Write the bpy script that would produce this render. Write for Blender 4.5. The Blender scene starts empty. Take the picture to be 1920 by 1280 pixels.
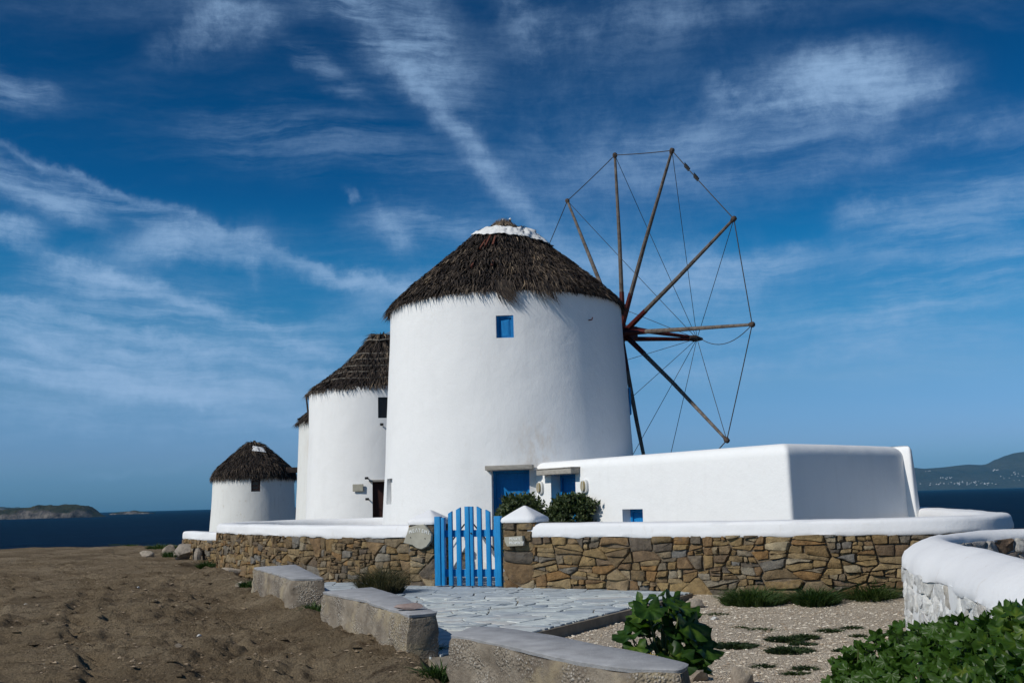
import bpy, bmesh, math, random
import numpy as np
from mathutils import Vector, Matrix
R = math.radians
scene = bpy.context.scene
COL = scene.collection

# ------------------------------------------------------------------ camera
FPX = 1867.0
ROLL = R(1.5395)
PITCH = math.atan(297.2 / FPX)
CAM = np.array([0.0, 0.0, 1.5])
_f = np.array([0, math.cos(PITCH), math.sin(PITCH)])
_r0 = np.array([1.0, 0, 0])
_u0 = np.array([0, -math.sin(PITCH), math.cos(PITCH)])
_r = _r0 * math.cos(ROLL) - _u0 * math.sin(ROLL)
_u = _r0 * math.sin(ROLL) + _u0 * math.cos(ROLL)
cd = bpy.data.cameras.new('camera')
cam = bpy.data.objects.new('camera', cd)
COL.objects.link(cam)
cd.sensor_width = 36.0
cd.lens = 36.0 * FPX / 1920.0
cd.clip_start = 0.1
cd.clip_end = 40000
cam.matrix_world = Matrix(((_r[0], _u[0], -_f[0], CAM[0]), (_r[1], _u[1], -_f[1], CAM[1]),
                           (_r[2], _u[2], -_f[2], CAM[2]), (0, 0, 0, 1)))
scene.camera = cam


def ray(x, y):
    return _f + _r * (x - 960) / FPX + _u * (640 - y) / FPX


def atz(x, y, z):            # point of the photograph that lies at height z
    d = ray(x, y)
    return CAM + d * (z - CAM[2]) / d[2]


def atY(x, y, Y):            # point of the photograph that lies at depth Y
    d = ray(x, y)
    return CAM + d * Y / d[1]


# ------------------------------------------------------------------ sky, sun, exposure
SUN_AZ = R(56)               # to the left of straight behind the camera
SUN_EL = R(38)
SUN_DIR = Vector((-math.sin(SUN_AZ) * math.cos(SUN_EL), -math.cos(SUN_AZ) * math.cos(SUN_EL), math.sin(SUN_EL)))
world = bpy.data.worlds.new("World")
scene.world = world
world.use_nodes = True


class NT:
    """small helper round a node tree"""
    def __init__(s, tree):
        s.t = tree
        s.n = tree.nodes
        s.l = tree.links

    def new(s, typ, **kw):
        n = s.n.new(typ)
        for k, v in kw.items():
            setattr(n, k, v)
        return n

    def put(s, sock, v):
        if hasattr(v, 'is_output'):
            s.l.new(v, sock)
        elif v is not None:
            if hasattr(sock.default_value, '__len__') and not isinstance(v, (tuple, list)):
                v = (v,) * len(sock.default_value)
            if hasattr(sock.default_value, '__len__') and len(sock.default_value) == 4 and len(v) == 3:
                v = tuple(v) + (1,)
            sock.default_value = v

    def math(s, op, a, b=None, c=None, clamp=False):
        n = s.new('ShaderNodeMath', operation=op, use_clamp=clamp)
        s.put(n.inputs[0], a)
        if b is not None:
            s.put(n.inputs[1], b)
        if c is not None:
            s.put(n.inputs[2], c)
        return n.outputs[0]

    def vmath(s, op, a, b=None):
        n = s.new('ShaderNodeVectorMath', operation=op)
        s.put(n.inputs[0], a)
        if b is not None:
            if op == 'SCALE':
                s.put(n.inputs['Scale'], b)
            else:
                s.put(n.inputs[1], b)
        return n.outputs['Value'] if op in ('DOT_PRODUCT', 'LENGTH') else n.outputs[0]

    def noise(s, vec, scale, detail=4, rough=0.55, dist=0.0, color=False):
        n = s.new('ShaderNodeTexNoise')
        s.put(n.inputs['Vector'], vec)
        s.put(n.inputs['Scale'], scale)
        s.put(n.inputs['Detail'], detail)
        s.put(n.inputs['Roughness'], rough)
        s.put(n.inputs['Distortion'], dist)
        return n.outputs['Color' if color else 'Fac']

    def voronoi(s, vec, scale, feature='F1', out='Distance'):
        n = s.new('ShaderNodeTexVoronoi', feature=feature)
        s.put(n.inputs['Vector'], vec)
        s.put(n.inputs['Scale'], scale)
        return n.outputs[out]

    def ramp(s, fac, stops, interp='LINEAR'):
        n = s.new('ShaderNodeValToRGB')
        n.color_ramp.interpolation = interp
        e = n.color_ramp.elements
        while len(e) < len(stops):
            e.new(0.5)
        for el, (p, c) in zip(e, stops):
            el.position = p
            el.color = tuple(c) + (1,) if len(c) == 3 else c
        s.put(n.inputs[0], fac)
        return n.outputs[0]

    def mix(s, fac, a, b, blend='MIX'):
        n = s.new('ShaderNodeMix', data_type='RGBA', blend_type=blend)
        s.put(n.inputs[0], fac)
        s.put(n.inputs[6], a)
        s.put(n.inputs[7], b)
        return n.outputs[2]

    def remap(s, v, a, b, c=0.0, d=1.0, smooth=True):
        n = s.new('ShaderNodeMapRange', interpolation_type='SMOOTHSTEP' if smooth else 'LINEAR')
        s.put(n.inputs[0], v)
        for i, q in enumerate((a, b, c, d)):
            s.put(n.inputs[i + 1], q)
        return n.outputs[0]

    def mapping(s, vec, scale=(1, 1, 1), rot=(0, 0, 0), loc=(0, 0, 0)):
        n = s.new('ShaderNodeMapping')
        s.put(n.inputs['Vector'], vec)
        n.inputs['Scale'].default_value = scale
        n.inputs['Rotation'].default_value = rot
        n.inputs['Location'].default_value = loc
        return n.outputs[0]


def build_sky():
    w = NT(world.node_tree)
    w.n.clear()
    out = w.new('ShaderNodeOutputWorld')
    bg = w.new('ShaderNodeBackground')
    bg.inputs['Strength'].default_value = 0.06
    w.l.new(bg.outputs[0], out.inputs[0])
    sky = w.new('ShaderNodeTexSky', sky_type='NISHITA')
    sky.sun_disc = False
    sky.sun_elevation = SUN_EL
    # blender: rotation 0 puts the sun towards +Y, growing clockwise seen from above
    sky.sun_rotation = math.atan2(SUN_DIR.x, SUN_DIR.y)
    sky.altitude = 0
    sky.air_density = 1.0
    sky.dust_density = 0.8
    sky.ozone_density = 1.2
    # a polarised, deep blue that pales towards the horizon, the same all the way round
    tz = w.new('ShaderNodeTexCoord')
    sz = w.new('ShaderNodeSeparateXYZ')
    w.l.new(w.vmath('NORMALIZE', tz.outputs['Generated']), sz.inputs[0])
    tint = w.ramp(sz.outputs[2], [(p_, tuple(q / 2 for q in c_)) for p_, c_ in SKY_TINT])
    base = w.mix(1.0, sky.outputs[0], w.vmath('SCALE', tint, 2.0), 'MULTIPLY')
    tc = w.new('ShaderNodeTexCoord')
    p0 = w.vmath('NORMALIZE', tc.outputs['Generated'])
    # domain warp for ragged, wispy edges
    wn = w.vmath('SUBTRACT', w.noise(p0, 4.0, 5, 0.6, color=True), (0.5, 0.5, 0.5))
    wn2 = w.vmath('SUBTRACT', w.noise(p0, 26.0, 5, 0.65, color=True), (0.5, 0.5, 0.5))
    p = w.vmath('ADD', p0, w.vmath('SCALE', wn, 0.06))
    p = w.vmath('ADD', p, w.vmath('SCALE', wn2, 0.030))
    pf = w.vmath('ADD', p0, w.vmath('SCALE', wn, 0.05))
    # fibres: noise stretched along the fall-streak directions
    fa = w.noise(w.mapping(pf, (2.2, 4, 24), (0, R(-15), 0)), 2.2, 10, 0.66, 0.15)
    fb = w.noise(w.mapping(pf, (2.4, 4, 20), (0, R(-42), 0)), 2.4, 10, 0.66, 0.15)
    fd = w.noise(w.mapping(pf, (2.0, 4, 22), (0, R(36), 0)), 2.2, 10, 0.66, 0.15)
    fc = w.noise(pf, 9.0, 11, 0.66, 0.15)
    fib = {'a': w.remap(fa, 0.38, 0.66), 'b': w.remap(fb, 0.38, 0.66), 'd': w.remap(fd, 0.38, 0.66), 'c': w.remap(fc, 0.38, 0.64), 'n': None}
    total = None
    # (from pixel, to pixel) axis, half width in px, strength, fibre kind
    streaks = [
        ((700, 60), (1040, 450), 17, .62, 'n', .35), ((640, -40), (860, 170), 50, .62, 'b', .9), ((780, 10), (850, 150), 40, .5, 'c', .9), ((560, -30), (760, 110), 30, .35, 'b', .9),
        ((380, 25), (510, 45), 32, .75, 'c', .8), ((300, 90), (460, 40), 26, .3, 'c', 1), ((540, 90), (700, 190), 16, .3, 'b', 1),
        ((1440, 165), (1740, 145), 40, 1.1, 'c', .45), ((1400, 190), (1640, 215), 26, .7, 'c', .9), ((1350, 150), (1380, 215), 26, .5, 'c', .9),
        ((1520, 120), (1640, 130), 28, .7, 'c', .6), ((1660, 190), (1800, 130), 16, .5, 'c', .8), ((1200, 330), (1640, 225), 50, .32, 'd', .9),
        ((260, 460), (500, 445), 26, 1.1, 'c', .55), ((480, 455), (790, 560), 14, .62, 'n', .45), ((300, 420), (420, 420), 18, .6, 'c', .8), ((470, 440), (495, 530), 14, .5, 'c', .9),
        ((-20, 330), (180, 400), 20, .9, 'a', .6), ((-40, 300), (380, 420), 16, .45, 'a', .9), ((-60, 425), (60, 432), 16, 1.1, 'c', .5), ((100, 500), (260, 530), 24, .8, 'c', .8),
        ((60, 520), (560, 640), 34, .6, 'a', .8), ((-80, 580), (640, 760), 22, .60, 'a', .7), ((-80, 630), (460, 750), 16, .6, 'a', .7), ((-60, 700), (500, 720), 16, .45, 'a', .7),
        ((350, 560), (760, 660), 26, .35, 'a', .9), ((-60, 150), (90, 175), 18, .45, 'b', 1), ((-60, 780), (560, 790), 24, .25, 'a', .9),
        ((1080, 500), (1380, 520), 60, .55, 'c', .6), ((1200, 520), (1520, 490), 22, .6, 'a', .7), ((700, 420), (940, 425), 30, .5, 'd', .8), ((720, 400), (760, 470), 18, .5, 'c', .9),
        ((1000, 380), (1420, 230), 60, .26, 'c', .7), ((950, 130), (1300, 60), 90, .14, 'c', .7), ((880, 300), (1250, 250), 60, .14, 'c', .8),
        ((-60, 255), (420, 415), 7, .5, 'n', .5), ((420, 415), (780, 560), 9, .35, 'n', .4), ((-60, 560), (680, 710), 11, .75, 'n', .6), ((-60, 615), (560, 800), 10, .7, 'n', .6), ((-60, 690), (520, 755), 12, .7, 'n', .6), ((60, 470), (680, 670), 11, .65, 'n', .6),
        ((1000, 500), (1560, 470), 18, .4, 'n', .7), ((1500, 330), (2000, 190), 22, .3, 'n', .8), ((1560, 620), (2000, 560), 16, .35, 'n', .7), ((1100, 700), (1700, 660), 18, .3, 'n', .7), ((960, 60), (1500, 10), 30, .25, 'c', .8), ((620, 600), (1000, 480), 30, .35, 'n', .8),
        ((-60, 650), (560, 690), 60, .35, 'a', .5), ((-60, 740), (700, 780), 50, .28, 'a', .4), ((180, 900), (400, 855), 6, .12, 'c', .8),
        ((1580, 410), (1720, 385), 22, .45, 'c', .9), ((1640, 470), (2000, 330), 60, .45, 'd', .8), ((1450, 640), (2000, 500), 46, .34, 'd', .8), ((1700, 560), (2000, 470), 30, .3, 'd', .9),
        ((656, 378), (670, 373), 9, .75, 'c', .8), ((360, 230), (620, 280), 40, .2, 'a', 1), ((600, 250), (900, 330), 40, .18, 'a', 1),
        ((1000, 640), (1500, 600), 70, .28, 'a', .6), ((960, -30), (1000, 90), 26, .4, 'c', .9), ((1560, 690), (1960, 640), 40, .25, 'd', .8), ((600, 760), (1000, 640), 60, .2, 'a', .8),
    ]
    for a, b, wid, st, kind, fw in streaks:
        da, db = Vector(ray(*a)).normalized(), Vector(ray(*b)).normalized()
        c = (da + db).normalized()
        t = (db - da)
        L = t.length * 0.5
        t = (t - c * t.dot(c)).normalized()
        nrm = c.cross(t).normalized()
        W = wid / FPX * 1.1
        L = L + W * 0.4
        A = w.vmath('DOT_PRODUCT', p, tuple(t / L))
        B = w.vmath('DOT_PRODUCT', p, tuple(nrm / W))
        C = w.vmath('DOT_PRODUCT', p, tuple(c))
        A4 = w.math('POWER', w.math('MULTIPLY', A, A), 1.6)
        e = w.math('ADD', A4, w.math('MULTIPLY', B, B))
        m = w.math('EXPONENT', w.math('MULTIPLY', e, -1.0))
        m = w.math('MULTIPLY', m, w.math('GREATER_THAN', C, 0.2))
        if fib[kind] is not None:
            f2 = w.math('MULTIPLY_ADD', fib[kind], fw, 1.0 - fw)
            m = w.math('MULTIPLY', m, f2)
        else:
            f2 = w.math('MULTIPLY_ADD', fib['c'], fw, 1.0 - fw)
            m = w.math('MULTIPLY', m, f2)
        total = w.math('MULTIPLY', m, st) if total is None else w.math('MULTIPLY_ADD', m, st, total)
    # thin cirrus veil over the whole dome
    sep = w.new('ShaderNodeSeparateXYZ')
    w.l.new(p0, sep.inputs[0])
    up = w.math('ADD', w.math('MAXIMUM', sep.outputs[2], 0.0), 0.25)
    pl = w.new('ShaderNodeCombineXYZ')
    w.put(pl.inputs[0], w.math('DIVIDE', sep.outputs[0], up))
    w.put(pl.inputs[1], w.math('DIVIDE', sep.outputs[1], up))
    plw = w.vmath('ADD', pl.outputs[0], w.vmath('SCALE', wn, 0.2))
    veil = w.noise(w.mapping(plw, (0.8, 2.6, 1), (0, 0, R(18))), 1.3, 8, 0.6, 0.1)
    veil = w.math('MULTIPLY', w.remap(veil, 0.46, 0.80), 0.15)
    veil = w.math('MULTIPLY', veil, w.remap(sep.outputs[2], 0.0, 0.12))
    total = w.math('ADD', total, veil)
    fine = w.math('ADD', w.math('MULTIPLY', w.noise(p0, 45.0, 8, 0.75), 0.45), w.math('MULTIPLY', w.noise(w.mapping(pf, (5, 8, 46), (0, R(-24), 0)), 2.6, 8, 0.7, 0.1), 0.55))
    total = w.math('MULTIPLY', total, w.math('MULTIPLY_ADD', w.remap(fine, 0.34, 0.66), 0.85, 0.55))
    cl = w.math('SUBTRACT', 1.0, w.math('EXPONENT', w.math('MULTIPLY', total, -1.15)))
    col = w.mix(cl, base, CLOUD_COL)
    w.l.new(col, bg.inputs['Color'])


SKY_TINT = [(0, (.46, .98, 1.95)), (.05, (.60, .98, 1.80)), (.11, (.54, 1.0, 1.52)), (.17, (.20, .92, 1.42)), (.235, (.06, .80, 1.34)), (.30, (.025, .54, 1.05)), (.43, (.012, .37, .76)), (1, (.015, .37, .74))]
CLOUD_COL = (5.2, 8.0, 12.0)
build_sky()
world.cycles_visibility.camera = True
sd = bpy.data.lights.new('sun', 'SUN')
sun = bpy.data.objects.new('sun', sd)
COL.objects.link(sun)
sd.energy = 3.5
sd.angle = R(0.53)
sd.color = (1.0, 0.955, 0.88)
sun.rotation_euler = SUN_DIR.to_track_quat('Z', 'Y').to_euler()
sun.location = SUN_DIR * 60
vs = scene.view_settings
vs.view_transform = 'Standard'
vs.look = 'None'
vs.gamma = 1.0
vs.use_curve_mapping = False
vs.exposure = 0.0
HAZE = 3.6e-5
HAZE_COL = (0.12, 0.58, 1.0, 1)
scene.cycles.max_bounces = 6
scene.cycles.diffuse_bounces = 3

# ------------------------------------------------------------------ helpers
rng = np.random.default_rng(7)
random.seed(7)


def vnoise(x, y, seed=0):
    x = np.asarray(x, float)
    y = np.asarray(y, float)
    xi, yi = np.floor(x).astype(np.int64), np.floor(y).astype(np.int64)
    fx, fy = x - xi, y - yi
    fx, fy = fx * fx * (3 - 2 * fx), fy * fy * (3 - 2 * fy)

    def h(i, j):
        n = (i * 374761393 + j * 668265263 + seed * 1442695041) & 0xffffffff
        n = ((n ^ (n >> 13)) * 1274126177) & 0xffffffff
        return ((n ^ (n >> 16)) & 0xffff) / 65535.0
    return (h(xi, yi) * (1 - fx) + h(xi + 1, yi) * fx) * (1 - fy) + (h(xi, yi + 1) * (1 - fx) + h(xi + 1, yi + 1) * fx) * fy


def fbm(x, y, seed=0, octs=4, gain=0.5):
    s, a, t = 0.0, 1.0, 0.0
    for k in range(octs):
        s = s + a * (vnoise(np.asarray(x) * 2 ** k, np.asarray(y) * 2 ** k, seed + k * 17) - 0.5)
        t += a
        a *= gain
    return s / t * 2


def setmesh(me, V, F, smooth=True, sharp=None):
    me.from_pydata([tuple(v) for v in np.asarray(V, float).tolist()], [], [list(f) for f in F])
    if smooth:
        me.shade_smooth()
        if sharp:
            me.set_sharp_from_angle(angle=R(sharp))
    return me


def newmesh(name, V, F, mats=None, smooth=True, sharp=40, color=None, midx=None):
    me = bpy.data.meshes.new(name)
    setmesh(me, V, F, smooth, sharp)
    for m in (mats if isinstance(mats, (list, tuple)) else [mats]):
        me.materials.append(m)
    if midx is not None:
        me.polygons.foreach_set('material_index', np.asarray(midx, np.int32))
    if color is not None:
        at = me.attributes.new('tone', 'FLOAT', 'POINT')
        at.data.foreach_set('value', np.asarray(color, np.float32))
    return me


def link(name, me, parent=None, loc=None):
    o = bpy.data.objects.new(name, me)
    COL.objects.link(o)
    if parent is not None:
        o.parent = parent
        if loc is None and parent.parent is None:
            loc = -parent.location          # meshes are written in world coordinates
        elif loc is None:
            loc = (0, 0, 0)
    if loc is not None:
        o.location = loc
    return o


def thing(name, label, cat, loc=(0, 0, 0), group=None):
    o = bpy.data.objects.new(name, None)
    COL.objects.link(o)
    o.empty_display_size = 0.2
    o.location = Vector([float(q) for q in loc])
    o['label'] = label
    o['category'] = cat
    if group:
        o['group'] = group
    return o


def tag(o, label, cat, group=None):
    o['label'] = label
    o['category'] = cat
    if group:
        o['group'] = group
    return o


def kind(o, k):
    o['kind'] = k
    return o


def box_vf(c, x, y, z, hx, hy, hz):
    c, x, y, z = [np.asarray(q, float) for q in (c, x, y, z)]
    V = [c + x * hx * i + y * hy * j + z * hz * k for k in (-1, 1) for j in (-1, 1) for i in (-1, 1)]
    F = [(0, 2, 3, 1), (4, 5, 7, 6), (0, 1, 5, 4), (2, 6, 7, 3), (0, 4, 6, 2), (1, 3, 7, 5)]
    return V, F


def join(parts):
    V, F = [], []
    for v, f in parts:
        b = len(V)
        V += [np.asarray(q, float) for q in v]
        F += [tuple(i + b for i in q) for q in f]
    return V, F


def bevelled(name, V, F, mat, width=0.01, seg=2, smooth=True):
    bm = bmesh.new()
    vs_ = [bm.verts.new(tuple(v)) for v in V]
    for f in F:
        bm.faces.new([vs_[i] for i in f])
    bmesh.ops.recalc_face_normals(bm, faces=bm.faces)
    bmesh.ops.bevel(bm, geom=list(bm.edges), offset=width, segments=seg, profile=0.6, affect='EDGES', clamp_overlap=True)
    me = bpy.data.meshes.new(name)
    bm.to_mesh(me)
    bm.free()
    if smooth:
        me.shade_smooth()
        me.set_sharp_from_angle(angle=R(35))
    me.materials.append(mat)
    return me


def tube(points, radii, n=8, cap=True):
    P = [np.asarray(p, float) for p in points]
    if not hasattr(radii, '__len__'):
        radii = [radii] * len(P)
    V, F = [], []
    up = np.array([0.0, 0, 1])
    for i, p in enumerate(P):
        t = P[min(i + 1, len(P) - 1)] - P[max(i - 1, 0)]
        t = t / (np.linalg.norm(t) + 1e-9)
        a = np.cross(t, up)
        if np.linalg.norm(a) < 0.05:
            a = np.cross(t, [1.0, 0, 0])
        a /= np.linalg.norm(a)
        b = np.cross(a, t)
        for k in range(n):
            th = 2 * math.pi * k / n
            V.append(p + (a * math.cos(th) + b * math.sin(th)) * radii[i])
    for i in range(len(P) - 1):
        for k in range(n):
            F.append((i * n + k, i * n + (k + 1) % n, (i + 1) * n + (k + 1) % n, (i + 1) * n + k))
    if cap:
        F.append(tuple(range(n))[::-1])
        F.append(tuple(range((len(P) - 1) * n, len(P) * n)))
    return V, F


def blades(P0, P1, P2, W):
    n = len(P0)
    V = np.stack([P0 - W, P0 + W, P1 + W * .75, P1 - W * .75, P2], 1).reshape(-1, 3)
    i = (np.arange(n) * 5)[:, None]
    Q = (i + np.array([[0, 1, 2, 3]])).tolist()
    T = (i + np.array([[3, 2, 4]])).tolist()
    return V, Q + T


def leafquads(P, D, S, L, W):
    n = len(P)
    Nn = np.cross(D, S)
    mid = P + D * (L * .45)[:, None]
    V = np.stack([P, mid + S * (W)[:, None] + Nn * (W * .35)[:, None], P + D * L[:, None], mid - S * W[:, None] + Nn * (W * .35)[:, None]], 1).reshape(-1, 3)
    i = (np.arange(n) * 4)[:, None]
    return V, (i + np.array([[0, 1, 2]])).tolist() + (i + np.array([[0, 2, 3]])).tolist()


def unit(a):
    return a / (np.linalg.norm(a, axis=-1, keepdims=True) + 1e-9)


def cut(me, cutters):
    """recess the openings into a closed wall mesh"""
    o = bpy.data.objects.new('cut', me)
    COL.objects.link(o)
    cs = []
    for V, F in cutters:
        cm = bpy.data.meshes.new('cutter')
        cm.from_pydata([tuple(v) for v in V], [], F)
        bm = bmesh.new()
        bm.from_mesh(cm)
        bmesh.ops.recalc_face_normals(bm, faces=bm.faces)
        bm.to_mesh(cm)
        bm.free()
        co = bpy.data.objects.new('cutter', cm)
        COL.objects.link(co)
        cs.append(co)
        m = o.modifiers.new('b', 'BOOLEAN')
        m.operation = 'DIFFERENCE'
        m.object = co
        m.solver = 'EXACT'
    dg = bpy.context.evaluated_depsgraph_get()
    dg.update()
    res = bpy.data.meshes.new_from_object(o.evaluated_get(dg))
    for q in cs + [o]:
        bpy.data.objects.remove(q)
    res.shade_smooth()
    res.set_sharp_from_angle(angle=R(38))
    return res


# ------------------------------------------------------------------ materials
def material(name, build):
    m = bpy.data.materials.new(name)
    m.use_nodes = True
    t = NT(m.node_tree)
    t.n.clear()
    out = t.new('ShaderNodeOutputMaterial')
    b = t.new('ShaderNodeBsdfPrincipled')
    t.l.new(b.outputs[0], out.inputs[0])
    g = t.new('ShaderNodeNewGeometry')
    t.pos = g.outputs['Position']
    t.nrm = g.outputs['Normal']
    t.b = b
    t.out = out
    b.inputs['Roughness'].default_value = 0.85
    b.inputs['Specular IOR Level'].default_value = 0.25
    build(t)
    return m


def bump(t, h, strength=0.4, dist=0.02, prev=None):
    n = t.new('ShaderNodeBump')
    n.inputs['Strength'].default_value = strength
    n.inputs['Distance'].default_value = dist
    t.put(n.inputs['Height'], h)
    if prev is not None:
        t.l.new(prev, n.inputs['Normal'])
    return n.outputs[0]


def simple(name, c1, c2, scale=4, rough=.85, bstr=.4, bdist=.01, bscale=40, attr=False, obj=False, spec=.25, stretch=None):
    def f(t):
        pos = t.pos if stretch is None else t.mapping(t.pos, stretch)
        n = t.noise(pos, scale, 6, .6)
        if attr:
            a = t.new('ShaderNodeAttribute')
            a.attribute_name = 'tone'
            n = t.math('MULTIPLY_ADD', n, .3, t.math('SUBTRACT', a.outputs['Fac'], .15))
        if obj:
            oi = t.new('ShaderNodeObjectInfo')
            n = t.math('MULTIPLY_ADD', oi.outputs['Random'], .6, t.math('MULTIPLY', n, .5))
        c = t.ramp(n, [(.25, c1), (.75, c2)])
        t.put(t.b.inputs['Base Color'], c)
        t.b.inputs['Roughness'].default_value = rough
        t.b.inputs['Specular IOR Level'].default_value = spec
        h = t.noise(pos, bscale, 5, .6)
        t.put(t.b.inputs['Normal'], bump(t, h, bstr, bdist))
    return material(name, f)


def whitewash(name, base=(.80, .80, .79), stain=.12, rust=None, stained=(.55, .50, .42)):
    def f(t):
        big = t.noise(t.mapping(t.pos, (1, 1, .35)), 1.1, 6, .62)
        c = t.mix(t.remap(big, .45, .8), base, tuple(q * .93 for q in base))
        sp = t.noise(t.mapping(t.pos, (1.6, 1.6, .8)), 3.5, 8, .68)
        c = t.mix(t.math('MULTIPLY', t.remap(sp, .58, .78), stain * 2.2), c, stained)
        streak = t.noise(t.mapping(t.pos, (7, 7, .35)), 1.0, 5, .6)
        c = t.mix(t.math('MULTIPLY', t.remap(streak, .55, .8), stain), c, (.50, .49, .46))
        if rust is not None:
            d = t.vmath('LENGTH', t.vmath('MULTIPLY', t.vmath('SUBTRACT', t.pos, tuple(float(q) for q in rust)), (1.0, 1.0, .8)))
            rr = t.math('MULTIPLY', t.remap(d, 1.0, .0), t.remap(sp, .35, .7))
            c = t.mix(t.math('MULTIPLY', rr, .45), c, (.52, .38, .24))
        t.put(t.b.inputs['Base Color'], c)
        h1 = t.noise(t.pos, 1.8, 5, .58)
        h2 = t.noise(t.pos, 28, 6, .65)
        n1 = bump(t, h1, .32, .07)
        t.put(t.b.inputs['Normal'], bump(t, h2, .35, .012, n1))
        t.b.inputs['Roughness'].default_value = .9
    return material(name, f)


M = {}
M['white'] = whitewash('whitewash', stain=.09)
M['white_tower'] = whitewash('whitewash_tower', stain=.11, rust=atY(1005, 842, 26.5))
M['white_old'] = whitewash('whitewash_weathered', (.72, .72, .69), .60)
M['white_strip'] = whitewash('whitewash_flaking', (.72, .72, .69), .45, rust=atY(573, 838, 58.2))
M['white_cap'] = whitewash('whitewash_cap', (.75, .75, .755), .16)


def _stone(cols, k=1.0, dim=1.0):
    def f(t):
        oi = t.new('ShaderNodeObjectInfo')
        base = t.ramp(oi.outputs['Random'], [(p_, tuple(q * dim for q in c_)) for p_, c_ in cols])
        off = t.vmath('ADD', t.pos, t.vmath('SCALE', t.new('ShaderNodeCombineXYZ').outputs[0], 1.0))
        n = t.noise(off, 9, 8, .68)
        c = t.mix(k, base, t.mix(1.0, base, t.ramp(n, [(.25, (.50, .48, .46)), (.5, (.95, .95, .95)), (.75, (1.45, 1.42, 1.3))]), 'MULTIPLY'))
        l = t.noise(t.pos, 17, 6, .7)
        c = t.mix(t.math('MULTIPLY', t.remap(l, .60, .75), .55 * k), c, (.30, .22, .10))
        g = t.noise(t.pos, 4.3, 5, .6)
        c = t.mix(t.math('MULTIPLY', t.remap(g, .58, .72), .45 * k), c, (.13, .12, .11))
        sp = t.voronoi(t.pos, 150)
        c = t.mix(t.math('MULTIPLY', t.remap(sp, .25, .1), .35 * k), c, (.08, .07, .06))
        t.put(t.b.inputs['Base Color'], c)
        h = t.math('ADD', t.noise(t.pos, 14, 8, .72), t.math('MULTIPLY', t.noise(t.pos, 70, 4, .7), .35))
        t.put(t.b.inputs['Normal'], bump(t, h, .9, .05))
        t.b.inputs['Roughness'].default_value = .92
        t.b.inputs['Specular IOR Level'].default_value = .15
    return f


M['stone'] = material('rubble_stone', _stone([(0, (.25, .165, .08)), (.16, (.36, .255, .125)), (.32, (.19, .135, .08)), (.46, (.40, .295, .16)), (.58, (.155, .13, .105)),
                                              (.70, (.31, .18, .075)), (.80, (.27, .215, .145)), (.88, (.21, .20, .185)), (.94, (.44, .36, .235)), (1, (.20, .12, .06))], 1.0, .84))
M['white_stone'] = material('limewashed_stone', _stone([(0, (.74, .73, .70)), (.4, (.80, .80, .78)), (.7, (.70, .69, .65)), (.9, (.60, .55, .47)), (1, (.78, .77, .76))], .3))
M['pit_stone'] = material('pit_stone', _stone([(0, (.25, .22, .2)), (.3, (.55, .54, .52)), (.5, (.16, .13, .11)), (.7, (.60, .58, .56)), (.85, (.25, .16, .10)), (1, (.12, .10, .085))]))
M['boulder'] = material('boulder_rock', _stone([(0, (.36, .30, .235)), (.5, (.45, .385, .31)), (1, (.29, .25, .21))]))
M['mortar'] = simple('earth_mortar', (.08, .062, .042), (.24, .185, .125), 9, .95, .8, .03, 45)
M['lintel'] = simple('grey_weathered_wood', (.22, .20, .17), (.46, .43, .38), 7, .9, .5, .01, 60, stretch=(1, 1, 9))
M['blue'] = simple('blue_paint', (.004, .14, .42), (.009, .20, .54), 5, .45, .15, .004, 60, spec=.4)
M['blue_gate'] = simple('gate_blue_paint', (.004, .15, .42), (.012, .23, .56), 5, .5, .25, .004, 70, spec=.35, stretch=(3, 3, .6))
def _worn(c1, c2):
    def f(t):
        n = t.noise(t.mapping(t.pos, (4, 4, .8)), 5, 7, .65)
        c = t.ramp(n, [(.3, c1), (.7, c2)])
        g_ = t.noise(t.mapping(t.pos, (30, 30, 2.2)), 3, 6, .65)
        c = t.mix(t.math('MULTIPLY', t.remap(g_, .52, .72), .35), c, tuple(q * .55 for q in c1))
        ch = t.noise(t.mapping(t.pos, (9, 9, 5)), 6, 7, .72)
        c = t.mix(t.math('MULTIPLY', t.remap(ch, .665, .70), .8), c, (.30, .32, .33))
        t.put(t.b.inputs['Base Color'], c)
        t.b.inputs['Roughness'].default_value = .5
        t.put(t.b.inputs['Normal'], bump(t, t.math('ADD', g_, t.math('MULTIPLY', ch, .4)), .4, .006))
    return f


M['blue'] = material('worn_blue_paint', _worn((.004, .15, .40), (.009, .21, .51)))
M['blue_gate'] = material('worn_gate_paint', _worn((.005, .18, .44), (.018, .27, .58)))
M['dark_wood'] = simple('dark_timber', (.03, .022, .018), (.09, .065, .05), 6, .8, .4, .01, 40)
M['spar'] = simple('weathered_spar_wood', (.045, .036, .030), (.20, .17, .145), 6, .85, .5, .01, 45)
M['red'] = simple('oxblood_paint', (.045, .009, .008), (.10, .016, .013), 5, .6, .3, .008, 40)
M['rope'] = simple('dark_rope', (.03, .028, .027), (.07, .065, .06), 30, .9, .3, .004, 90)
M['pale_rope'] = simple('pale_rope', (.17, .15, .12), (.30, .27, .225), 30, .9, .3, .004, 90)
M['thatch_base'] = simple('thatch_base', (.016, .012, .010), (.05, .037, .028), 8, .95, .8, .05, 25)


def _straw(t):
    a = t.new('ShaderNodeAttribute')
    a.attribute_name = 'tone'
    c = t.ramp(a.outputs['Fac'], [(0, (.012, .009, .008)), (.32, (.034, .025, .020)), (.58, (.078, .058, .043)), (.80, (.16, .12, .085)), (.93, (.29, .22, .14)), (1, (.16, .045, .025))])
    t.put(t.b.inputs['Base Color'], c)
    t.b.inputs['Roughness'].default_value = .75


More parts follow.
